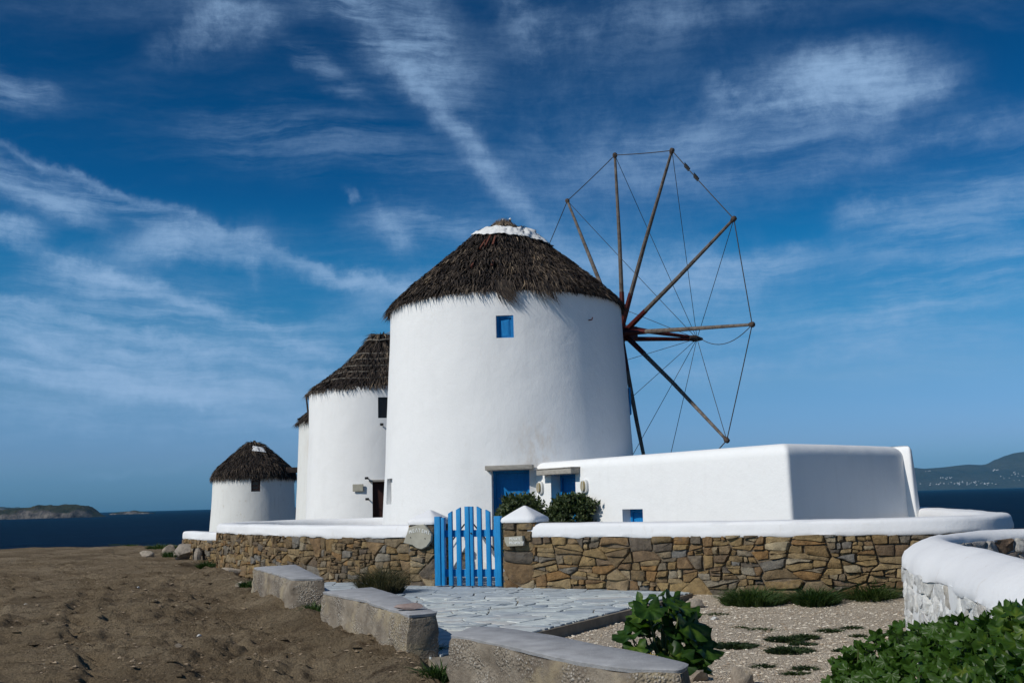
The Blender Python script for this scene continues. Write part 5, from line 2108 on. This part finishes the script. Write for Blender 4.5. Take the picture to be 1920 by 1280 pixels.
for (px, py, Y, r_, sq, sd, lab) in [(274, 1034, 31.5, .24, (1.2, .8, .62), 401, 'low pale boulder, leftmost of the row before the sea'),
                                     (318, 1030, 31, .26, (.95, .8, .95), 402, 'rounded brown boulder in the middle of the row before the sea'),
                                     (346, 1036, 30, .35, (1.0, .8, .9), 403, 'largest pale slanting boulder beside the low wall stub'),
                                     (372, 1040, 29.4, .23, (.7, .8, 1.2), 404, 'upright grey boulder in the weeds next to the low wall stub')]:
    p = atY(px, py, Y)
    p[2] = float(dirt_z(p[0], p[1])) + r_ * sq[2] * .55
    rock('boulder', lab, 'boulder', p, r_, sq, sd, M['boulder'], 'boulders along the edge of the slope', 3)
for (px, py, r_, sq, sd, lab) in [(428, 1078, .36, (1.1, .9, .6), 411, 'dark foundation stone jutting from the foot of the left wall'), (575, 1147, .22, (1.3, .8, .55), 412, 'grey rock wedged under the far concrete block'),
                                  (1305, 1130, .16, (1.2, .9, .6), 413, 'brown stone beside the gravel at the corner of the paving'),
                                  (1310, 1258, .14, (1.1, .8, .7), 414, 'dark grey stone behind the near end of the nearest block'), (1392, 1270, .13, (1.0, .8, 1.2), 415, 'pale pitted stone standing on the gravel by the yellow weeds')]:
    p = atz(px, py, -.05)
    z_ = float(dirt_z(p[0], p[1])) if px < 900 else GRZ
    p[2] = z_ + r_ * sq[2] * .4
    rock('rock', lab, 'rock', p, r_, sq, sd, M['boulder'], None, 3)
for k, (px, py, lab) in enumerate([(1640, 1132, 'small pale stone between the middle and right grass clumps'), (1215, 1160, 'small pale stone beside the paving edge behind the tall mallow'), (1340, 1163, 'small pale stone on the gravel right of the tall mallow')]):
    p = atz(px, py, GRZ)
    p[2] = GRZ + .03
    rock('loose_stone', lab, 'stone', p, .06, (1.2, .8, .6), 430 + k, M['white_stone'], 'pale stones on the gravel', 1)


# ------------------------------------------------------------------ concrete blocks
def concrete_block(label, outline, ztop, zbot, seed, endslope=.02):
    """outline anticlockwise in plan; top screed slab over pebbly concrete"""
    P = [np.array(p, float) for p in outline]
    if parea(P) < 0:
        P = P[::-1]
    P = dense(round_poly(P, .05, 3), .10)
    c = sum(P) / len(P)
    root = thing('concrete_block', label, 'concrete block', (c[0], c[1], zbot), 'concrete blocks edging the paving')
    V, F = [], []
    hb = ztop - .06 - zbot
    lv = [(zbot + hb * q_, -.02 + .026 * q_) for q_ in np.linspace(0, 1, 10)] + [(ztop - .035, .012), (ztop - .03, .10)]
    n = len(P)
    for j, (z, d) in enumerate(lv):
        for q in inset_poly(P, d):
            w1 = .04 * float(fbm(q[0] * 3 + z * 7, q[1] * 3 - z * 5, seed, 4, .6))
            w2 = .04 * float(fbm(q[0] * 3 + 9 - z * 6, q[1] * 3 + z * 7, seed + 4, 4, .6))
            V.append((q[0] + w1, q[1] + w2, z + (.02 * float(fbm(q[0] * 5, q[1] * 5, seed + 8, 2)) if j > 9 else 0)))
    for j in range(len(lv) - 1):
        for k in range(n):
            F.append((j * n + k, j * n + (k + 1) % n, (j + 1) * n + (k + 1) % n, (j + 1) * n + k))
    F.append(tuple(range((len(lv) - 1) * n, len(lv) * n)))
    link('body', newmesh('block_body', V, F, M['concrete'], sharp=40), root)
    V, F = [], []
    lv = [(ztop - .034, .02), (ztop - .008, .012), (ztop, .03)]
    for j, (z, d) in enumerate(lv):
        for q in inset_poly(P, d):
            ch = .045 * max(0.0, float(fbm(q[0] * 2.2, q[1] * 2.2, seed + 12, 4, .6)) - .05)
            q = q + unit(c - q) * ch * 2.2
            V.append((q[0], q[1], z + .006 * float(fbm(q[0] * 4, q[1] * 4, seed, 2))))
    for j in range(2):
        for k in range(n):
            F.append((j * n + k, j * n + (k + 1) % n, (j + 1) * n + (k + 1) % n, (j + 1) * n + k))
    F.append(tuple(range(2 * n, 3 * n)))
    link('top_screed', newmesh('block_screed', V, F, M['screed'], sharp=40), root)
    return root


def zz(px, py, z):
    return atz(px, py, z)[:2]


concrete_block('farthest concrete block, at the foot of the left stone wall', [zz(473, 1064, .45), zz(556, 1058, .45), zz(609, 1084, .45), zz(546, 1085, .45)], .46, -.22, 501)
concrete_block('middle concrete block with a pink stone lying on its near end', [zz(601, 1108, .42), zz(700, 1099, .42), zz(760, 1118, .42), zz(824, 1147, .42), zz(764, 1152, .42), zz(680, 1124, .42)], .42, -.25, 502)
b3 = [zz(838, 1188, .42), zz(885, 1172, .42), zz(950, 1174, .42), zz(1050, 1191, .42), zz(1150, 1211, .42), zz(1240, 1228, .42), zz(1297, 1241, .42), zz(1280, 1256, .42), zz(1180, 1252, .42), zz(1080, 1238, .42), zz(980, 1216, .42), zz(900, 1198, .42)]
concrete_block('nearest concrete block, curving across the bottom edge of the view', b3, .42, -.35, 503)
p = atz(768, 1137, .45)
rock('loose_stone', 'pinkish flat stone lying on top of the middle concrete block', 'stone', (p[0], p[1], .455), .13, (1.3, .75, .35), 440, simple('pink_rock', (.22, .16, .14), (.36, .28, .25), 6, .9, .5, .01, 40))

# ------------------------------------------------------------------ white ring wall on the right
ridge = [(2050, 1092), (1920, 1067), (1850, 1051), (1790, 1028), (1752, 1012), (1730, 1001), (1735, 994), (1760, 990), (1800, 988), (1860, 986), (1920, 984.5), (2000, 983)]
rp = [atz(x, y, 1.0)[:2] for x, y in ridge]
far0 = rp[5]
# the wall starts near the camera, runs away from it and turns right round the pit
RW = Path([(6.2, 4.0), (4.8, 4.1), (3.7, 4.5), (3.05, 5.3)] + [tuple(q) for q in rp[1:4]] + [(3.75, 9.4), (4.2, 10.9), (4.9, 11.8), (5.8, 12.25), (7.2, 12.4), (9.0, 12.5)], 3)
RW.P = RW.P[::-1] + np.array([.16, 0])
RW.s = np.concatenate([[0], np.cumsum(np.linalg.norm(np.diff(RW.P, axis=0), axis=1))])
RW.L = RW.s[-1]
sgnR = 1.0 if RW.n(RW.L * .6)[0] < 0 else -1.0
ring = thing('ring_wall', 'thick curved whitewashed wall round a sunken pit in the right foreground', 'wall', RW.at(RW.L * .55, 0, -.1))
S = sgnR
CAPR = [(.20 * S, .69), (.268 * S, .70), (.282 * S, .735), (.268 * S, .79), (.235 * S, .85), (.16 * S, .915), (.07 * S, .968), (.0 * S, .992), (-.07 * S, 1.0), (-.13 * S, .99), (-.17 * S, .965), (-.188 * S, .93), (-.192 * S, .885), (-.15 * S, .86)]


def ring_jit(u, j, d, z):
    w_ = .035 * float(fbm(u * 1.1, j * .25, 88, 4, .6))
    if j in (0, 1):
        z += .06 * float(fbm(u * 2.2, 3.3, 89, 4))
    return d + w_, z + w_ * .6


V, F = sweep(RW, 0, RW.L, CAPR, .09, jitter=ring_jit)
link('coping', newmesh('ring_coping', V, F, M['white_cap'], sharp=60), ring)
V, F = sweep(RW, 0.02, RW.L - .02, [(.30 * S, -.5), (.262 * S, .74), (-.17 * S, .90), (-.20 * S, -.9)], .1,
             jitter=lambda u, j, d, z: (d + .03 * float(fbm(u * 4, j + z, 93, 4)), z))
link('wall_core', newmesh('ring_core', V, F, M['white'], sharp=60), ring)
g = np.random.default_rng(33)
cells = packing(RW.L * .22, RW.L, -.3, .735, sorted(list(g.uniform(.10, .15, 90)) + list(g.uniform(.05, .09, 220)), reverse=True), g, 1.2)
lay_stones(ring, cells, lambda u, v, d: RW.at(u, (.275 - .03 * v + d) * S, v), M['white_stone'], .003, g, (.004, .035), limit=240)
cells = packing(0, RW.L * .55, .1, .90, sorted(list(g.uniform(.10, .15, 30)) + list(g.uniform(.05, .08, 90)), reverse=True), g, 1.2)
lay_stones(ring, cells, lambda u, v, d: RW.at(u, (-.20 - d) * S, v), M['pit_stone'], .008, g, (.01, .06), limit=60)

# ------------------------------------------------------------------ plants
def shrub(label, c, rx, ry, rz, n, seed, L=.085, mat='bush'):
    g = np.random.default_rng(seed)
    root = thing('shrub', label, 'shrub', (c[0], c[1], 0), 'evergreen shrubs by the house doors')
    d = unit(g.normal(size=(n, 3)))
    lob = .80 + .30 * vnoise(np.arctan2(d[:, 1], d[:, 0]) * 1.6 + 7, d[:, 2] * 2.6 + 3, seed)
    rad = (g.random(n) ** .33) * lob * (1 + .05 * g.normal(size=n))
    nc = 70
    cd_ = unit(g.normal(size=(nc, 3)))
    cl_ = cd_ * (g.uniform(.55, .88, nc) * (.80 + .30 * g.random(nc)))[:, None]
    pick = g.integers(0, nc, n)
    sprig = cl_[pick] * .97 + g.normal(0, .10, (n, 3)) + cd_[pick] * (g.random(n) * .14)[:, None]
    P = np.array(c) + np.where((g.random(n) < .8)[:, None], sprig, d * rad[:, None] * .8) * np.array([rx, ry, rz])
    low_ = P[:, 2] < c[2]
    P[:, 2] = np.where(low_, c[2] - (c[2] - P[:, 2]) * max(1.0, (c[2] - .10) / (rz * .95)), P[:, 2])
    ok = P[:, 2] > .05
    P, d, n = P[ok], d[ok], int(ok.sum())
    D = unit(d + g.normal(0, .7, (n, 3)) + np.array([0, 0, .35]))
    Sd = unit(np.cross(D, g.normal(size=(n, 3))))
    ln = g.uniform(.6, 1.25, n) * L
    V, F = leafquads(P, D, Sd, ln, ln * .24)
    V = np.asarray(V)
    tone = np.repeat(np.clip(g.beta(2, 2.4, n) * .85 + .08, 0, 1), 4)
    kind(link('foliage', newmesh('foliage', V, F, M[mat], smooth=False, color=tone), root), 'stuff')
    for k in range(7):
        a = k * .9 + g.random()
        e = np.array(c) + np.array([math.cos(a) * rx * .6, math.sin(a) * ry * .6, rz * g.uniform(.0, .5)])
        b = np.array([c[0] + .05 * math.cos(a), c[1] + .05 * math.sin(a), 0])
        Vt, Ft = tube([b, (b + e) / 2 + np.array([0, 0, -.08]), e], [.03, .02, .008], 6)
        link('branch', newmesh('branch', Vt, Ft, M['wood_branch']), root)
    return root


pB = on_front(1078, 955)
cB = np.array([pB[0], pB[1], 0]) + fA * 1.05
Yb = cB[1]
cB = atY(1076, 953, Yb)
s_ = Yb / FPX
shrub('rounder dark evergreen shrub in front of the house door', (cB[0], cB[1], cB[2] - .05), 50 * s_, 44 * s_, 34 * s_, 6200, 601, .125)
# its shadowed neighbour leaning on the house wall
cC = atY(976, 962, 25.0)
s_ = 25.0 / FPX
shrub('low dark evergreen shrub in front of the windmill door behind the right pillar', (cC[0], cC[1], cC[2] - .02), 52 * s_, 42 * s_, 36 * s_, 6200, 602, .125)


def grass_clump(name, label, cat, c, rx, ry, h, n, seed, mat, group=None, lean=.5, w=.006):
    g = np.random.default_rng(seed)
    a = g.random(n) * 6.28
    q = np.sqrt(g.random(n))
    P0 = np.stack([c[0] + q * rx * np.cos(a), c[1] + q * ry * np.sin(a), c[2] + 0 * a - .02], 1)
    hh = h * g.uniform(.45, 1.1, n) * (1 - .45 * q ** 2)
    out = np.stack([np.cos(a) * rx, np.sin(a) * ry, 0 * a], 1) / max(rx, ry)
    jit = g.normal(0, .35, (n, 3)) * np.array([1, 1, 0])
    dv = (out * (q * lean)[:, None] + jit * lean)
    P1 = P0 + dv * (hh * .4)[:, None] + np.array([[0, 0, 1.0]]) * (hh * .6)[:, None]
    P2 = P0 + dv * (hh * 1.3)[:, None] + np.array([[0, 0, 1.0]]) * (hh * g.uniform(.7, 1.0, n))[:, None]
    W = unit(np.stack([np.sin(a * 7), np.cos(a * 5), 0 * a], 1)) * (g.uniform(.5, 1.3, n) * w)[:, None]
    V, F = blades(P0, P1, P2, W)
    root = np.array(c, float)
    o = link(name, newmesh(name, V - root, F, M[mat], smooth=False, color=np.repeat(np.clip(g.beta(2, 2.4, n), 0, 1), 5)), None, Vector(root.tolist()))
    return tag(o, label, cat, group)


gp = atz(716, 1112, 0)
grass_clump('tussock', 'dry spiky grass tussock on the paving behind the middle concrete block', 'grass tuft', gp, .34, .30, .62, 1500, 701, 'drygrass', None, .75, .006)
for (x0, x1, yb, h, n, sd, lab) in [(1366, 1484, 1139, .34, 2600, 711, 'wide green grass clump at the foot of the garden wall, leftmost of three'),
                                    (1502, 1584, 1139, .34, 2000, 712, 'smaller green grass clump at the wall foot, middle of three'),
                                    (1606, 1694, 1136, .42, 2400, 713, 'green grass clump at the wall foot next to the white ring wall')]:
    a, b = atz(x0, yb, GRZ), atz(x1, yb, GRZ)
    c = (a + b) / 2 + np.array([0, .35, 0])
    c[2] = GRZ
    grass_clump('grass_clump', lab, 'grass clump', c, abs(b[0] - a[0]) / 2, .30, h, n, sd, 'grass', 'grass clumps along the garden wall', .8, .009)
WEEDS = ['flat dark weed patch, farthest of the middle cluster on the gravel', 'ragged weed patch in the centre of the gravel cluster', 'small weed patch behind the round one in the gravel cluster', 'thin weed patch just below the small one in the gravel cluster',
         'flat weed patch alone in the gravel towards the ring wall', 'tiny weed patch left of the gravel cluster near the far grass', 'largest roundish weed patch, nearest of the gravel cluster', 'long low weed patch right of the tall mallow leaves', 'small weed patch on the gravel below the middle grass clump',
         'tiny weed patch on the gravel between the cluster and the mallow thicket', 'small weed patch on the gravel just left of the thicket', 'lowest small weed patch on the gravel left of the thicket', 'weed patch near the wall foot left of the wide grass clump', 'weed patch with a yellow flower by the pale pitted stone',
         'tiny weed speck on the gravel near the white ring wall', 'weed patch at the very foot of the white ring wall']
for k, (px, py, rx, h, n) in enumerate([(1430, 1181, .18, .05, 260), (1472, 1198, .22, .06, 360), (1508, 1194, .16, .06, 260), (1505, 1206, .15, .04, 200), (1556, 1182, .16, .05, 220), (1389, 1177, .1, .05, 120), (1480, 1220, .24, .07, 420),
                                       (1376, 1209, .26, .05, 380), (1597, 1177, .13, .05, 180), (1580, 1219, .1, .05, 120), (1510, 1253, .12, .05, 160), (1490, 1263, .12, .05, 160), (1345, 1153, .16, .06, 220), (1430, 1251, .1, .06, 150), (1610, 1191, .1, .04, 100), (1680, 1184, .1, .05, 120)]):
    c = atz(px, py, GRZ)
    grass_clump('weed_patch', WEEDS[k], 'weeds', c, rx * .95, rx * .75, h * 1.2, n * 2, 730 + k, 'weed', 'weed patches on the gravel', 1.2, .012)
for k, (px, py, rx, h, n, lab) in enumerate([(466, 1098, .16, .16, 240, 'tiny green weed tuft beside the far end of the farthest concrete block'), (527, 1132, .16, .14, 220, 'small green weeds under the side of the farthest concrete block'),
                                             (795, 1238, .26, .24, 700, 'green weeds in the gap between the middle and nearest concrete blocks'), (820, 1272, .14, .2, 350, 'green weeds at the left end of the nearest concrete block'),
                                             (590, 1150, .15, .22, 280, 'green weeds in the gap behind the farthest concrete block'), (304, 1030, .55, .3, 420, 'green weeds between the two left boulders'), (384, 1040, .45, .45, 500, 'green weeds between the boulders and the wall stub'),
                                             (388, 1066, .25, .3, 300, 'sparse green weeds at the left corner of the yard wall'), (215, 1021, .8, .16, 300, 'thin green weeds on the crest of the slope before the sea'),
                                             (330, 1042, .4, .25, 260, 'green weeds below the largest boulder'), (242, 1024, .5, .2, 240, 'sparse weeds on the crest left of the boulders'),
                                             (1300, 1118, .14, .12, 200, 'little dark weed at the corner of the paving and the garden wall'), (1000, 1192, .18, .10, 260, 'dark weeds along the edge of the paving behind the nearest block')]):
    c = atz(px, py, 0 if px < 900 else GRZ)
    if px < 900:
        for _ in range(4):
            c = atz(px, py, float(dirt_z(c[0], c[1])))
    grass_clump('weed_tuft', lab, 'weeds', c, rx, rx * .7, h, n, 760 + k, 'grass', None, .9, .010 if c[1] < 20 else .02)
dg_ = atz(640, 1096, 0)


# lobed mallow leaves, cupped between their veins; a few alike meshes shared by every leaf
def mallow_leaf(seed, lobes=7):
    g = np.random.default_rng(seed)
    V = [np.array([0, 0, 0.0])]
    m = lobes * 4
    rings = []
    for s in (.55, 1.0):
        ring_ = []
        for k in range(m + 1):
            th = R(-158 + 316 * k / m)
            ph = (k % 4) / 4.0
            lobe = .86 + .14 * math.cos(2 * math.pi * ph + math.pi) if s == 1.0 else 1
            lobe *= 1 + .05 * g.normal()
            r_ = .5 * s * lobe * (1 - .12 * abs(th) / 2.8)
            fold = (.05 * math.cos(2 * math.pi * ph + math.pi)) * s
            z = fold + .10 * s * s * (1 if s < 1 else .55) - .05 * math.cos(th) * s * s
            ring_.append(len(V))
            V.append(np.array([r_ * math.sin(th), r_ * math.cos(th) + .10, z]))
        rings.append(ring_)
    F = []
    for k in range(m):
        F.append((0, rings[0][k], rings[0][k + 1]))
        F.append((rings[0][k], rings[1][k], rings[1][k + 1], rings[0][k + 1]))
    tone = [.62] + [.42 + .11 * ((k % 4) - 1.5) for k in range(m + 1)] + [.34] * (m + 1)
    V = [np.array([v[0], v[1], v[2] * 1.6 - .25 * abs(v[0]) ** 1.5]) for v in V]
    return newmesh('mallow_leaf', V, F, M['mallow'], sharp=None, color=tone)


LEAVES = [mallow_leaf(900 + k, 5 + k % 3 * 1) for k in range(5)]


def place_leaf(root, p, normal, tipdir, size, g):
    n = Vector(unit(np.asarray(normal, float)).tolist())
    t = Vector(np.asarray(tipdir, float).tolist())
    t = (t - n * t.dot(n))
    t = t.normalized() if t.length > 1e-4 else n.orthogonal().normalized()
    x = t.cross(n)
    o = bpy.data.objects.new('leaf', LEAVES[int(g.integers(len(LEAVES)))])
    COL.objects.link(o)
    o.parent = root
    q = Vector([float(a) for a in p]) - root.location
    o.matrix_basis = Matrix(((x.x * size, t.x * size, n.x * size, q.x), (x.y * size, t.y * size, n.y * size, q.y), (x.z * size, t.z * size, n.z * size, q.z), (0, 0, 0, 1)))
    return o


# tall mallow behind the nearest block
g = np.random.default_rng(66)
mc = atY(1243, 1225, 7.9)
mal = thing('mallow_plant', 'tall broad-leaved green mallow plant growing behind the nearest concrete block', 'plant', (mc[0], mc[1], GRZ))
s_ = mc[1] / FPX
spots = [(1205, 1125, .8), (1232, 1118, .9), (1262, 1120, .8), (1245, 1135, 1.1), (1215, 1140, 1.0), (1275, 1138, .9), (1195, 1165, .9), (1225, 1160, 1.2), (1262, 1152, 1.3), (1290, 1165, 1.1), (1182, 1190, .9), (1205, 1185, 1.0),
         (1240, 1185, 1.2), (1275, 1185, 1.2), (1300, 1190, 1.2), (1318, 1212, 1.1), (1190, 1212, .9), (1215, 1210, 1.0), (1250, 1212, 1.2), (1282, 1212, 1.2), (1262, 1232, 1.3), (1300, 1225, 1.0), (1230, 1232, 1.0), (1280, 1240, 1.0), (1245, 1150, 1.0), (1220, 1175, 1.0), (1265, 1172, 1.0),
         (1200, 1150, .8), (1255, 1128, .7), (1285, 1150, .8), (1185, 1225, .8), (1310, 1235, .9), (1180, 1178, .7)]
stems = []
for k, (px, py, sc) in enumerate(spots):
    dy = g.uniform(-.22, .25)
    p = atY(px, py, mc[1] + dy)
    ax_ = np.array([p[0] - mc[0], p[1] - mc[1], 0])
    nrm_ = np.array([0, -.35, .8]) + ax_ * 1.1 + g.normal(0, .28, 3)
    tp = unit(ax_ + g.normal(0, .15, 3) * np.array([1, 1, 0]) + np.array([0, -.12, -.35]))
    base = np.array([mc[0] + g.normal(0, .03), mc[1] + g.normal(0, .03), GRZ + g.uniform(.05, .45) * (p[2] - GRZ)])
    place_leaf(mal, p, nrm_, tp, .29 * sc * g.uniform(.9, 1.1), g)
    stems.append(tube([base, (base + p) / 2 + np.array([0, 0, -.03]), p], [.010, .007, .005], 5))
stems.append(tube([(mc[0], mc[1], GRZ - .05), (mc[0] + .02, mc[1], GRZ + .3), (mc[0], mc[1] + .02, GRZ + .62)], [.024, .018, .010], 7))
kind(link('stems', newmesh('stem', *join(stems), M['stem']), mal), 'stuff')
for px, py in ((1219, 1230), (1227, 1233)):
    p = atY(px, py, mc[1] - .62)
    V, F = [], []
    for k in range(9):
        a0, a1 = 2 * math.pi * k / 9, 2 * math.pi * (k + .5) / 9
        b = len(V)
        V += [p + np.array([0, -.0, 0]), p + .016 * np.array([math.cos(a0 - .4), -.2, math.sin(a0 - .4)]), p + .033 * np.array([math.cos(a0), -.35, math.sin(a0)]), p + .016 * np.array([math.cos(a0 + .4), -.2, math.sin(a0 + .4)])]
        F.append((b, b + 1, b + 2, b + 3))
    link('flower', newmesh('flower', V, F, M['petal'], smooth=False), mal)

# mallow thicket in the right foreground corner
thx = np.array([1555, 1600, 1650, 1700, 1760, 1800, 1850, 1900, 1960, 2060], float)
thy = np.array([1243, 1208, 1180, 1163, 1166, 1160, 1146, 1134, 1124, 1110], float)
thk = thing('mallow_thicket', 'dense bank of lobed mallow leaves filling the right foreground corner', 'plant', (*atz(1780, 1280, -.1)[:2], GRZ))
cnt = 0
rest = []
lst = []
for k in range(900):
    px = 1552 + 400 * g.random() ** .85
    top = np.interp(px, thx, thy) + 6
    q = g.random()
    py = top + (1345 - top) * q
    # the bank leans back: its foot is near the camera, its top rests towards the ring wall
    Ytop = np.interp(px, [1555, 1700, 1800, 1920, 2050], [8.6, 8.0, 6.4, 5.2, 4.7])
    Ybot = np.interp(px, [1555, 1700, 1800, 1920, 2050], [7.2, 6.2, 5.3, 4.5, 4.2])
    Y = Ytop + (Ybot - Ytop) * q + g.normal(0, .16)
    p = atY(px, py, Y)
    if p[2] < GRZ + .01:
        p = atz(px, py, GRZ + .03)
    lst.append((p, px, py))
lst.sort(key=lambda e: e[0][1])
for p, px, py in lst:
    nrm_ = np.array([-.25, -.35, .95]) + g.normal(0, .62, 3)
    tp = g.normal(0, .7, 3) + np.array([-.2, -.5, -.45])
    if cnt < 300:
        place_leaf(thk, p, nrm_, tp, g.uniform(.10, .175), g)
    else:
        rest.append((p, nrm_, tp, g.uniform(.10, .175)))
    cnt += 1
pc = []
for p, nrm_, tp, sz in rest:
    me = LEAVES[int(g.integers(len(LEAVES)))]
    n = unit(nrm_)
    t = unit(tp - n * (tp @ n))
    x = np.cross(t, n)
    Vv = [p + (x * v.co.x + t * v.co.y + n * v.co.z) * sz for v in me.vertices]
    pc.append((Vv, [tuple(f.vertices) for f in me.polygons]))
Vv, Fv = join(pc)
kind(link('back_leaves', newmesh('back_leaves', Vv, Fv, M['mallow'], sharp=None, color=[.42] * len(Vv)), thk), 'stuff')
stems = []
for p, px, py in lst[::3]:
    b = np.array([p[0] + g.normal(0, .08), p[1] + .12, max(GRZ - .05, p[2] - .35)])
    stems.append(tube([b, p], [.006, .004], 4))
kind(link('stems', newmesh('thicket_stems', *join(stems), M['stem']), thk), 'stuff')
fl = []
for px, py in ((1858, 1155), (1834, 1179), (1913, 1160), (1792, 1167)):
    p = atY(px, py, np.interp(px, [1700, 1800, 1920], [7.7, 6.1, 4.9]))
    V, F = [], []
    for k in range(5):
        a0 = 2 * math.pi * k / 5
        b = len(V)
        V += [p, p + .006 * np.array([math.cos(a0 - .6), -.2, math.sin(a0 - .6)]), p + .013 * np.array([math.cos(a0), -.3, math.sin(a0)]), p + .006 * np.array([math.cos(a0 + .6), -.2, math.sin(a0 + .6)])]
        F.append((b, b + 1, b + 2, b + 3))
    link('flower', newmesh('flower', V, F, M['white_petal'], smooth=False), thk)


# yellow-flowered weeds
def flower_weed(label, px, py, Y, w, h, n, nf, seed):
    g = np.random.default_rng(seed)
    c = atz(px, py, GRZ)
    c = np.array([atY(px, py, Y)[0], Y, GRZ])
    root = thing('flowering_weed', label, 'plant', c)
    P = c + np.stack([g.normal(0, w * .45, n), g.normal(0, w * .3, n), h * g.random(n) ** .8], 1)
    D = unit(g.normal(size=(n, 3)) + np.array([0, 0, .5]))
    Sd = unit(np.cross(D, g.normal(size=(n, 3))))
    ln = g.uniform(.03, .07, n)
    V, F = leafquads(P, D, Sd, ln, ln * .3)
    kind(link('foliage', newmesh('foliage', V, F, M['grass'], smooth=False, color=np.repeat(g.beta(2, 2, n), 4)), root), 'stuff')
    st = []
    for k in range(nf):
        q = c + np.array([g.normal(0, w * .45), g.normal(0, w * .3), h * g.uniform(.85, 1.25)])
        st.append(tube([c + (q - c) * np.array([.4, .4, 0]), q], [.004, .003], 4))
        V, F = [], []
        for j in range(7):
            a0 = 2 * math.pi * j / 7
            b = len(V)
            V += [q, q + .010 * np.array([math.cos(a0 - .5), math.sin(a0 - .5), .3]), q + .020 * np.array([math.cos(a0), math.sin(a0), .2]), q + .010 * np.array([math.cos(a0 + .5), math.sin(a0 + .5), .3])]
            F.append((b, b + 1, b + 2, b + 3))
        link('flower', newmesh('flower', V, F, M['petal'], smooth=False), root)
    kind(link('stems', newmesh('stem', *join(st), M['stem']), root), 'stuff')
    return root


flower_weed('bushy green weed with small yellow flowers behind the nearest concrete block', 1100, 1215, 9.2, .20, .27, 900, 11, 801)
flower_weed('grassy green weed with few yellow flowers right of the nearest block end', 1340, 1275, 7.4, .20, .22, 900, 5, 802)
flower_weed('low green weed behind the nearest block beside the paving edge', 1062, 1190, 10.4, .16, .10, 350, 1, 803)

# ------------------------------------------------------------------ air between here and the far hills
hz = bpy.data.materials.new('haze_air')
hz.use_nodes = True
t = NT(hz.node_tree)
t.n.clear()
o_ = t.new('ShaderNodeOutputMaterial')
pv = t.new('ShaderNodeVolumePrincipled')
pv.inputs['Color'].default_value = HAZE_COL
pv.inputs['Density'].default_value = HAZE
pv.inputs['Anisotropy'].default_value = 0.0
t.l.new(pv.outputs[0], o_.inputs['Volume'])
V, F = box_vf((0, 0, 165), (1, 0, 0), (0, 1, 0), (0, 0, 1), 11500, 11500, 180)
haze = kind(link('haze', newmesh('haze', V, F, hz, smooth=False)), 'stuff')
